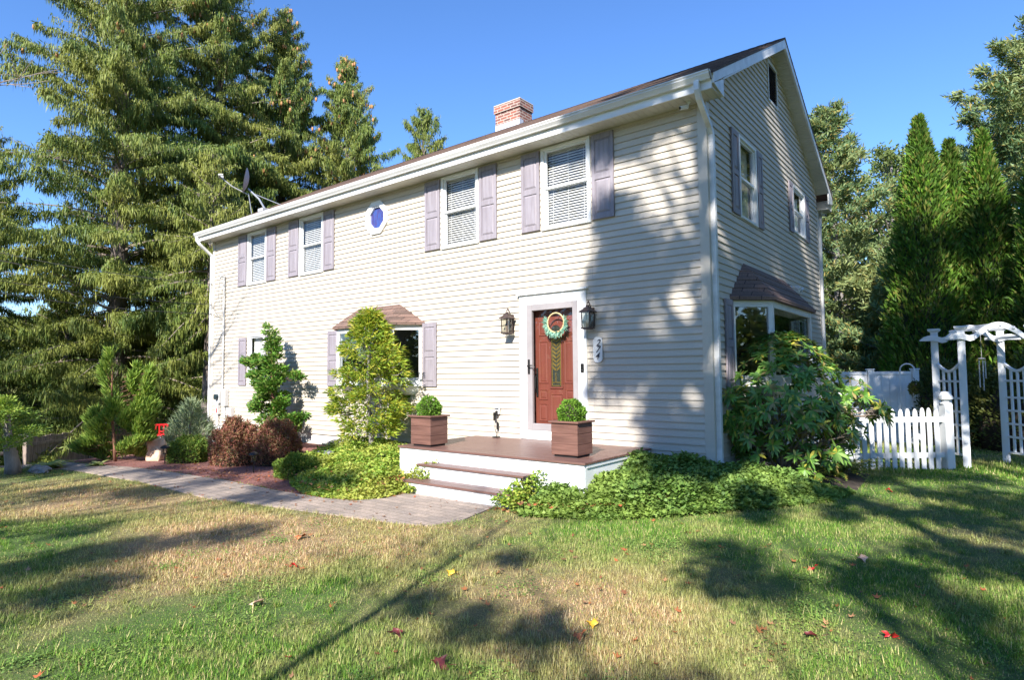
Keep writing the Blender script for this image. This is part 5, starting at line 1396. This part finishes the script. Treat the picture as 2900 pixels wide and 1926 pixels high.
# basketball hoop on the driveway
bx_, by_ = -22.0, 3.0; gzb = G(bx_, by_)
bh = empty('basketball_hoop', (bx_, by_, gzb), 'portable basketball hoop with dark backboard and red rim before the spruces', 'basketball hoop')
fwd = Vector((.62, -.78)).normalized(); T = lambda u, w_, z: (bx_+(-fwd.y)*u*1+fwd.x*w_, by_+fwd.x*u+fwd.y*w_, z)
MB(T).bbox(-.5, .5, .3, .32, .40, 1.02, .005).build('backboard', backb, bh)
mb = MB(T)
for a, b, c, d in ((-.52,.52,.36,.40),(-.52,.52,1.02,1.06)): mb.box(a, b, .29, .335, c, d)
for a in (-.52, .48): mb.box(a, a+.04, .29, .334, .40, 1.02)
mb.build('board_frame', bluepl, bh)
mb = MB(T)
for u in (-.20, .18): mb.box(u, u+.025, .336, .34, .52, .80)
mb.box(-.20, .205, .3365, .3405, .80, .825); mb.box(-.2, .205, .3365, .3405, .5, .52); mb.build('target_square', netm, bh)
mb = MB(T); ring = [(.23*math.cos(2*PI*k/20), .60+.23*math.sin(2*PI*k/20), .46) for k in range(21)]; mb.tube(ring, .014, 6, False); mb.box(-.06, .06, .335, .38, .40, .48); mb.build('rim', redp, bh)
mb = MB(T)
for k in range(12):
    a = 2*PI*k/12
    for sgn in (1, -1): mb.tube([(.23*math.cos(a), .60+.23*math.sin(a), .455),(.16*math.cos(a+sgn*.5), .60+.16*math.sin(a+sgn*.5), .25),(.11*math.cos(a), .60+.11*math.sin(a), .08)], .006, 4)
mb.build('net', netm, bh)
MB(T).tube([(0,-.25,gzb+.1),(0,-.2,.3)], .045, 8).tube([(0,-.2,.3),(0,.28,.85)], .03, 6).tube([(0,-.2,.1),(0,.28,.55)], .03, 6).build('pole', steel, bh)
MB(T).bbox(-.4, .4, -.7, .35, gzb+.01, gzb+.18, .04).build('base', nearblack, bh)
# red toy hoop
tx, ty = -12.0, -2.05; tz = G(tx, ty); th = empty('toy_basketball_hoop', (tx, ty, tz), 'small red plastic toy basketball hoop behind the tan boulder', 'toy hoop')
fw2 = Vector((.84, -.54)).normalized(); T = lambda u, w_, z: (tx-fw2.y*u+fw2.x*w_, ty+fw2.x*u+fw2.y*w_, tz+z)
MB(T).tube([(0,0,0),(0,0,.45)], .03, 8).build('pole', redp, th); MB(T).lathe([(.2,0),(.2,.05),(.05,.09)], (0,0,0), 12).build('base', redp, th)
MB(T).bbox(-.14,-.10,-.01,.02,.42,.69,.004).bbox(.10,.14,-.01,.02,.42,.69,.004).bbox(-.10,.10,-.01,.0195,.65,.69,.004).bbox(-.10,.10,-.01,.0195,.42,.47,.004).bbox(-.06,.06,.0,.015,.5,.54,.003).bbox(-.06,-.03,.0,.0145,.47,.65,.003).bbox(.03,.06,.0,.0145,.47,.65,.003).build('backboard', redp, th)
mb = MB(T); mb.tube([(.09*math.cos(2*PI*k/16), .11+.09*math.sin(2*PI*k/16), .44) for k in range(17)], .01, 6, False); mb.build('rim', redp, th)
mb = MB(T)
for k in range(10): a = 2*PI*k/10; mb.tube([(.09*math.cos(a), .11+.09*math.sin(a), .43),(.06*math.cos(a+.3), .11+.06*math.sin(a+.3), .30)], .005, 4)
mb.build('net', netm, th)
# covered grill
gx, gy = -15.0, -.6; z = G(gx, gy); mb = MB(); vs = []
for h, hx_, hy_ in ((0,.44,.30),(.35,.43,.29),(.62,.42,.27),(.74,.36,.22),(.80,.24,.14),(.82,.05,.03)):
    for k in range(20):
        t = 2*PI*k/20; c, s = math.cos(t), math.sin(t); e = .55
        vs.append((gx+hx_*(abs(c)**e)*(1 if c > 0 else -1)*(1+.02*math.sin(k*3+h*9)), gy+hy_*(abs(s)**e)*(1 if s > 0 else -1), z+h+.01*math.sin(k*2.3)))
mb.add(vs, [tuple(range(19, -1, -1)), tuple(range(100, 120))]+[(i*20+k, i*20+(k+1) % 20, (i+1)*20+(k+1) % 20, (i+1)*20+k) for i in range(5) for k in range(20)])
tag(mb.build('covered_grill', tarp, smooth=True), 'dark grey cloth-covered grill behind the red toy hoop and green mound', 'covered grill')
# parked car mostly hidden behind the house corner
cxr, cyr = -18.6, 4.2; zc = G(cxr, cyr); car = empty('parked_car', (cxr, cyr, zc), 'white car on the driveway, a sliver visible past the left house corner', 'car')
T = lambda u, w_, z: (cxr+w_, cyr+u, zc+z)
prof = [(-2.2,.35),(-2.25,.7),(-2.1,.86),(-1.2,.98),(-.55,1.42),(.9,1.46),(1.75,1.05),(2.2,.98),(2.25,.4)]
mb = MB(T); n = len(prof); vs = []
for wv, k in ((-.86, 1), (-.78, 2), (.78, 2), (.86, 1)):
    vs += [(u, wv if z < 1.0 else wv*.82, z) for u, z in prof]
mb.add(vs, [(j*n+i, j*n+i+1, (j+1)*n+i+1, (j+1)*n+i) for j in range(3) for i in range(n-1)]+[tuple(range(n)), tuple(range(3*n, 4*n))]); mb.build('body', carw, car)
MB(T).poly([(-1.14,-.66,1.01),(-1.14,.66,1.01),(-.58,.60,1.41),(-.58,-.60,1.41)]).poly([(-1.0,.80,1.03),(1.5,.80,1.06),(.88,.70,1.42),(-.5,.70,1.39)]).build('windows', carg, car, fix=False)
for u in (-1.35, 1.4):
    for w_ in (-.80, .80): MB(T).lathe([], (0,0,0)) if False else None; wh = MB(T); wh.v = []; wh.tube([(u, w_-.1, .33),(u, w_+.1, .33)], .33, 20); wheel = wh.build('wheel', tyre, car); MB(T).tube([(u, w_-.104, .33),(u, w_+.104, .33)], .19, 14).build('rim', steel, wheel)

# ------------------------------------------------------------------ TREES
def spruce(x, y, ztop, zlow, rmax, mat, label, n=130, seed=1, cones=True, dens=1.0, up=.5, name='spruce_tree', group=None, rtop=.25, trunk=.28, cull=None):
    rg = random.Random(seed); z0 = G(x, y); H = ztop-z0; root = empty(name, (x, y, z0), label, 'tree', group)
    tr = MB(); bend = (rg.uniform(-.2, .2), rg.uniform(-.2, .2))
    ax = lambda f: Vector((x+bend[0]*math.sin(f*3), y+bend[1]*math.sin(f*2.4), z0+H*f))
    tr.tube([ax(f) for f in np.linspace(0, 1, 16)], [max(.02, trunk*(1-f)**.9) for f in np.linspace(0, 1, 16)], 9)
    tr.build('trunk', barkS, root, smooth=True)
    lm = MB(); Q = []; cn = MB(); N = n
    for i in range(N):
        f = (i+rg.random())/N; zz = zlow+(ztop-zlow)*(f**.92)*.985; fz = (zz-z0)/H; a = i*2.399+rg.uniform(-.4, .4)
        prof = (1-f)**.75*(1-rtop)+rtop*(1-f); L = rmax*prof*rg.uniform(.5, 1.2)+.25; bare = rg.random()
        if f < .1: L *= .85
        el_ = (-.18+.75*f+up*.5)+rg.uniform(-.38, .34)
        p = ax(fz); pts = [p]; d = Vector((math.cos(a)*math.cos(el_), math.sin(a)*math.cos(el_), math.sin(el_)))
        m = 8; sag = .05 if f > .5 else .11
        for k in range(m):
            t_ = (k+1)/m; dz = -sag*1.4*math.sin(t_*PI)+.09*t_
            d = Vector((d.x, d.y, d.z+dz)).normalized(); p = p+d*L/m; pts.append(p)
        lm.tube(pts, [max(.008, .06*(1-f*.6)*(1-k/m)) for k in range(m+1)], 4, False)
        P = np.array([tuple(q) for q in pts]); ns = int(L*46*dens*(.25 if bare < .13 else rg.uniform(.75, 1.3)))
        ts = RNG.uniform(.10, 1.0, ns)**.85; idx = np.minimum((ts*m).astype(int), m-1); fr = (ts*m-idx)[:, None]
        C = P[idx]*(1-fr)+P[idx+1]*fr; side = np.array([-math.sin(a), math.cos(a), 0])
        lat = RNG.uniform(-1, 1, ns)*(L*.22*(1.05-ts)+.10); C = C+side*lat[:, None]+np.array([math.cos(a), math.sin(a), 0])*(np.abs(lat)*.5)[:, None]
        C[:, 2] += RNG.uniform(-.02, .05, ns)-np.abs(lat)*.15
        # hanging sprays
        for rep in range(6):
            hl = RNG.uniform(.10, .46, ns)*RNG.uniform(.4, 1, ns)*(1.25-.5*f)*(1.0 if rep < 4 else .5); o = RNG.normal(size=(ns, 3))*np.array([.05, .05, .04])
            if rep < 5: Dd = np.stack([RNG.normal(0, .16, ns)+.10*math.cos(a), RNG.normal(0, .16, ns)+.10*math.sin(a), -np.ones(ns)], 1)
            else: Dd = RNG.normal(size=(ns, 3))*.6+np.array([math.cos(a), math.sin(a), .35])
            Q.append(leaves(C+o, Dd, hl, RNG.uniform(.016, .040, ns)*(1 if rep < 4 else 1.3)))
        if cones and f > .45 and rg.random() < .75:
            for _ in range(rg.randint(1, 5)):
                c = P[rg.randint(4, m)]+np.array([rg.uniform(-.15, .15), rg.uniform(-.15, .15), -.05])
                cn.lathe([(.01,0),(.045,-.03),(.05,-.13),(.01,-.2)], tuple(c), 6)
    lm.build('limbs', twigm, root); np_mesh('foliage', np.concatenate(Q), 4, mat, root)
    if cones and cn.v: tag(cn.build('cones', conem, root, smooth=True), kind='stuff')
    return root
spruce(-21.7, .35, 27, -1.0, 5.6, spruceL, 'tall Norway spruce with upswept left branches, the leftmost big evergreen', 370, 3, up=.75, dens=1.45, trunk=.36, rtop=.4)
spruce(-21.9, 3.8, 24, -.2, 4.8, spruceL, 'Norway spruce with many orange cones, tallest one beside the leftmost spruce', 310, 5, up=.5, dens=1.55, trunk=.32, rtop=.4)
spruce(-21.4, 6.7, 17.6, .5, 5.0, spruceL, 'cone-laden spruce third from the left behind the satellite dish', 250, 7, up=.6, dens=1.55, trunk=.28, rtop=.35)
spruce(-19.9, 8.9, 15.8, 1.0, 4.7, spruceL, 'separate pointed spruce rising over the middle of the roof', 220, 9, up=.6, dens=1.55, trunk=.25, rtop=.35)
spruce(-16.8, 10.7, 13.1, 1.0, 4.6, spruceL, 'short spruce whose tip shows left of the chimney', 110, 11, up=.75, dens=1.55, trunk=.18, cones=False, rtop=.35)
spruce(-17.1, 1.4, 8.5, 2.4, 2.6, spruceL, 'lower spruce with a bare grey trunk close to the left house corner', 90, 13, up=.1, cones=False, trunk=.24)
spruce(-25.5, -3.6, 11.5, -2.0, 5.2, spruceL, 'broad low spruce filling the far left edge', 210, 15, up=.3, cones=False, trunk=.3)
spruce(-28.0, 2.5, 21.0, -2.0, 4.8, spruceD, 'dark spruce standing behind the leftmost big spruce', 120, 17, up=.3, cones=False, dens=.8)
spruce(-27.5, 8.0, 20.0, -2.0, 4.4, spruceD, 'dark spruce in the back row behind the basketball hoop', 110, 19, up=.3, cones=False, dens=.8)
spruce(-30.0, -2.4, 13.5, -2.0, 4.6, spruceD, 'dark spruce in the back row at the far left', 100, 21, up=.3, cones=False, dens=.8)
spruce(-23.4, -.9, 4.2, -1.0, 3.0, spruceL, 'low bushy spruce with hanging sprays above the board fence', 80, 23, up=.0, cones=False, dens=1.1)

def woods():
    """far wooded skyline all round the plot, one mass"""
    Q = []
    for i in range(170):
        a = random.uniform(.12, 1.05)*PI if i < 120 else random.uniform(0, 2)*PI; rr = random.uniform(42, 62)
        if i < 120: cx_, cy_ = rr*math.cos(a)*1.0-2, rr*math.sin(a)
        else: cx_, cy_ = rr*math.cos(a), rr*math.sin(a)
        h = random.uniform(5, 9.5); z0 = G(cx_, cy_); k = 620
        q = unit(RNG.normal(size=(k, 3)))*RNG.uniform(.5, 1, k)[:, None]*np.array([3.6, 3.6, h*.55])+np.array([cx_, cy_, z0+h*.5])
        Q.append(leaves(q, RNG.normal(size=(k, 3)), RNG.uniform(.5, 1.1, k), .55, .1))
    for i in range(75):
        a = random.uniform(-2.75, .45); rr = random.uniform(26, 34); cx_, cy_ = 3+rr*math.cos(a), -6+rr*math.sin(a); h = random.uniform(3.5, 7.5); k = 420
        q = unit(RNG.normal(size=(k, 3)))*RNG.uniform(.5, 1, k)[:, None]*np.array([2.8, 2.8, h*.55])+np.array([cx_, cy_, G(cx_, cy_)+h*.5])
        Q.append(leaves(q, RNG.normal(size=(k, 3)), RNG.uniform(.4, .8, k), .4, .1))
    return tag(np_mesh('far_woods', np.concatenate(Q), 4, oakL), 'far line of mixed woods beyond the yard', 'woods', kind='stuff')
woods()

def tuftpine(x, y, ztop, zlow, rmax, mat, label, n=70, seed=1, tuft=.22, layers=True, name='white_pine', lat=1.0, trunk=.25, peak=.75, tl=.0):
    rg = random.Random(seed); z0 = G(x, y); H = ztop-z0; root = empty(name, (x, y, z0), label, 'tree')
    ax = lambda f: Vector((x+.3*math.sin(f*2.2+seed)*f, y+.2*math.sin(f*3+seed)*f, z0+H*f))
    MB().tube([ax(f) for f in np.linspace(0, 1, 14)], [max(.03, trunk*(1-f)) for f in np.linspace(0, 1, 14)], 8).build('trunk', barkG, root, smooth=True)
    lm = MB(); Q = []
    for i in range(n):
        f = (i+rg.random())/n; zz = zlow+(ztop-zlow)*f*.97; fz = (zz-z0)/H; a = i*2.399+rg.uniform(-.5, .5)
        L = rmax*(min(1, (1-f)*1.25+.12))**peak*rg.uniform(.65, 1.15); el_ = .02+.55*f+rg.uniform(-.12, .12); p = ax(fz); pts = [p]; m = 6
        d = Vector((math.cos(a)*math.cos(el_), math.sin(a)*math.cos(el_), math.sin(el_)))
        for k in range(m): d = Vector((d.x, d.y, d.z+.05)).normalized(); p = p+d*L/m; pts.append(p)
        lm.tube(pts, [max(.01, .05*(1-f*.5)*(1-k/m)) for k in range(m+1)], 4, False)
        P = np.array([tuple(q) for q in pts]); nt_ = int(L*13)+4
        ts = RNG.uniform(.22, 1.0, nt_); idx = np.minimum((ts*m).astype(int), m-1); fr = (ts*m-idx)[:, None]
        C = P[idx]*(1-fr)+P[idx+1]*fr; side = np.array([-math.sin(a), math.cos(a), 0]); la = RNG.uniform(-1, 1, nt_)*(L*.30*(1.1-ts)+.12)*lat
        C = C+side*la[:, None]; C[:, 2] += RNG.uniform(-.02, .14, nt_)
        for c in C:
            k = 26; dd = RNG.normal(size=(k, 3))*.8+np.array([math.cos(a)*.5, math.sin(a)*.5, .55]); o = RNG.normal(size=(k, 3))*tuft*.42*np.array([1, 1, .45])
            Q.append(leaves(np.tile(c, (k, 1))+o, dd, tuft*RNG.uniform(.6, 1.2, k), tuft*.20))
    lm.build('limbs', barkG, root); np_mesh('foliage', np.concatenate(Q), 4, mat, root); return root
tuftpine(-1.5, 17.5, 11.0, 1.2, 2.9, pineL, 'white pine with brown inner needles just right of the gable', 85, 2)
tuftpine(1.0, 15.5, 4.6, -.2, 3.0, pineL, 'low pine boughs in horizontal layers above the white fence', 60, 4, tuft=.24)
tuftpine(4.6, 21.5, 13.8, .5, 5.4, pineL, 'largest white pine with orange-brown needles at the top right', 110, 6, tuft=.26)
tuftpine(-5.5, 22, 8, .5, 3.2, pineL, 'white pine behind the house, mostly hidden by the gable', 50, 8)

def broadleaf(x, y, ztop, zlow, rmax, mat, label, seed=1, ncl=140, per=170, ls=.11, name='broadleaf_tree', trunk=.25, cl=.55, sparse=None, bark=None, lean=(0, 0)):
    rg = random.Random(seed); z0 = G(x, y); root = empty(name, (x, y, z0), label, 'tree')
    mb = MB(); Q = []; zc_ = (zlow+ztop)/2; hz = (ztop-zlow)/2
    mb.tube([(x+lean[0],y+lean[1],z0),(x+.1+lean[0]*.7,y+lean[1]*.7,z0+(zlow-z0)*.6),(x-.05,y+.1,zc_),(x,y,ztop-.6)], [trunk,trunk*.8,trunk*.5,.04], 9)
    for i in range(ncl):
        while True:
            v = Vector((rg.uniform(-1, 1), rg.uniform(-1, 1), rg.uniform(-1, 1)))
            if .25 < v.length < 1: break
        v = v*(1/max(v.length, .6))**.6
        c = Vector((x+v.x*rmax, y+v.y*rmax, zc_+v.z*hz))
        if sparse and not sparse(c): continue
        a = Vector((x, y, max(z0+(zlow-z0)*.6, c.z-(c-Vector((x, y, c.z))).length*.9-.3)))
        mid = a.lerp(c, .5)+Vector((0, 0, .15)); mb.tube([a, mid, c], [.06, .035, .008], 5, False)
        r = cl*rg.uniform(.6, 1.25); k = int(per*(r/cl)**2); q = unit(RNG.normal(size=(k, 3)))*r*RNG.uniform(.2, 1, k)[:, None]*np.array([1, 1, .7])
        Q.append(leaves(np.array(c)+q, RNG.normal(size=(k, 3))+np.array([0, 0, -.3]), ls*RNG.uniform(.6, 1.3, k), ls*.6, .1))
    mb.build('trunk', bark or barkG, root, smooth=True); np_mesh('foliage', np.concatenate(Q), 4, mat, root); return root
broadleaf(-.2, 23.5, 11.0, 0.5, 3.9, oakL, 'round-crowned green tree between the gable and the arborvitae', 3, 230, 200, .16, cl=.75)
broadleaf(2.6, 26, 9.5, 0, 4.0, oakL, 'green tree behind the arborvitae row', 5, 160, 170, .17, cl=.8)

def arborvitae(x, y, ztop, r, label, n=26000, seed=1):
    z0 = G(x, y); H = ztop-z0; root = empty('arborvitae', (x, y, z0), label, 'tree', 'row of arborvitae behind the arbor')
    f = RNG.random(n)**1.15; a = RNG.uniform(0, 2*PI, n)
    R = r*(np.clip(f/.06, .55, 1))*(1-f**1.7)**.9
    lump = 1+.10*np.sin(a*5+f*17+seed)+.09*np.sin(a*3-f*31+seed*2)+.06*np.sin(a*11+f*60)
    lump = lump+.09*np.sin(a*7+np.sin(f*40+seed)*2)*np.sin(f*47+a*2)
    R = R*lump*RNG.uniform(.68, 1.06, n)
    B = np.stack([x+R*np.cos(a), y+R*np.sin(a), z0+H*f*.985+.03], 1)
    Dd = np.stack([np.cos(a)*.55, np.sin(a)*.55, np.full(n, .9)], 1)+RNG.normal(size=(n, 3))*.33
    np_mesh('foliage', leaves(B, Dd, RNG.uniform(.08, .22, n), RNG.uniform(.03, .06, n), .05), 4, arbL, root)
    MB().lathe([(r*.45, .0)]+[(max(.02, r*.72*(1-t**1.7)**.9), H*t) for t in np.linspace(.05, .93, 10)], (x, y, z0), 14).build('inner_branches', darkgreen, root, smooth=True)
    MB().tube([(x,y,z0-.05),(x,y,z0+.5)], .09, 8).build('trunk', barkR, root)
    return root
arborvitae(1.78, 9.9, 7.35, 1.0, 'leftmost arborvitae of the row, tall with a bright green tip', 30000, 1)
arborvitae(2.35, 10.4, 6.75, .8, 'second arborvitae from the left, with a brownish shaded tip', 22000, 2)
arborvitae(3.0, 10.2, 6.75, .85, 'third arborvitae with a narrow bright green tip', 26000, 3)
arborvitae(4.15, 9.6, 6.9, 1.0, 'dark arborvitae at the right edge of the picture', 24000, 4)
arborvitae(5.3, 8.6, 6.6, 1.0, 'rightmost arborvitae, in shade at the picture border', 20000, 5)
mound('yew_shrub', 3.7, 7.4, 1.3, .7, 1.9, spruceD, 9000, .09, 'dark yew shrub under the arbor arch')
mound('yew_shrub', 2.15, 7.9, .75, .5, 1.75, spruceD, 6000, .08, 'dark yew shrub behind the picket fence')

# bare tree reaching in from the left with a few last leaves
def bare_tree(x, y, label, k_=1.0, seed=4, limbs=None):
    rg = random.Random(seed); z0 = G(x, y); root = empty('bare_tree', (x, y, z0), label, 'tree')
    mb = MB(); tips = []
    def grow(p, d, r, L, lvl):
        pts = [p]; q = p
        for k in range(6): d = (d+Vector((rg.gauss(0, .10), rg.gauss(0, .10), rg.gauss(.0, .09)))).normalized(); q = q+d*L/6; pts.append(q)
        mb.tube(pts, [max(.004, r*(1-.5*k/6)) for k in range(7)], 6 if lvl > 1 else 4, False)
        if lvl == 0: tips.append(q); return
        for k in range(3): j = rg.randint(2, 6); nd = (d+Vector((rg.gauss(0, .5), rg.gauss(0, .5), rg.gauss(0, .35)))).normalized(); grow(pts[j], nd, r*.5, L*rg.uniform(.45, .75), lvl-1)
        grow(pts[-1], d, r*.5, L*.55, lvl-1)
    mb.tube([(x,y,z0-.1),(x,y,z0+1.5),(x+.1*k_,y+.1*k_,z0+4),(x,y,z0+7.5*(.8 if k_ < 1 else 1))], [.22*k_,.18*k_,.14*k_,.06*k_], 9)
    for zz, a, e in limbs or ((2.2,.35,.1),(2.8,.5,.25),(3.4,.25,.15),(4.2,.4,.30),(5.0,.55,.2),(5.8,.3,.3),(6.6,.45,.25),(5.0,3.6,.5),(4.0,4.4,.4)):
        grow(Vector((x, y, zz)), Vector((math.cos(a), math.sin(a), e)), .05*k_, rg.uniform(2.7, 3.6)*k_, 3)
    mb.build('trunk', twigm, root, smooth=True)
    sel = rg.sample(tips, 26); P = np.array([tuple(t) for t in sel]); np_mesh('last_leaves', leaves(P, RNG.normal(size=(26, 3)), .09, .06), 4, fallL, root)
bare_tree(-15.5, -8.6, 'nearly bare deciduous tree whose branches reach in from the left')
bare_tree(1.5, -11.0, 'young slender bare tree behind the camera that throws the long thin shadow on the lawn', .26, 9, ((2.4,.2,.9),(2.9,2.2,.9),(3.5,4.0,1.),(4.0,5.4,1.2),(4.5,1.2,1.3),(4.9,3.0,1.3)))

# trees across the yard behind the camera: they throw the dappled shade and show in the window panes
broadleaf(4.45, -13.2, 20.0, 8.5, 2.0, oakL, 'tall leafy tree behind the camera shading the right lawn and house corner', 12, 118, 330, .15, cl=.48, trunk=.15, lean=(5.0, -.6))
broadleaf(7.4, -13.6, 21.0, 14.2, 2.8, oakL, 'high leafy crown added unseen behind the camera to dapple the gable wall', 24, 75, 300, .15, cl=.5, trunk=.17, lean=(4.2, -.5))  # extra unseen crown, placed for the dapples on the gable
broadleaf(8.9, -9.8, 9.2, 4.2, 4.2, oakL, 'leafy tree right of the camera shading the gable side and fence', 14, 85, 260, .16, cl=.52, trunk=.35)
broadleaf(7.8, -1.6, 12.6, 4.4, 4.1, oakL, 'leafy tree beside the right lawn shading the arborvitae row', 16, 190, 260, .16, cl=.62, trunk=.3)
broadleaf(-3.9, -18.5, 10.3, 4.6, 5.4, oakL, 'sparse leafy tree across the street throwing streaks on the left lawn', 18, 105, 260, .15, cl=.50, trunk=.25)
broadleaf(6.5, -14.2, 8.6, 4.4, 3.5, oakL, 'low leafy crown added unseen behind the camera to break the light on the right lawn', 22, 66, 230, .14, cl=.40, trunk=.16)  # extra unseen crown, put in for patchy shade on the grass
broadleaf(-14, -15, 13, 3, 4.5, oakL, 'round leafy tree far left of the camera', 20, 70, 110, .17, cl=.8)
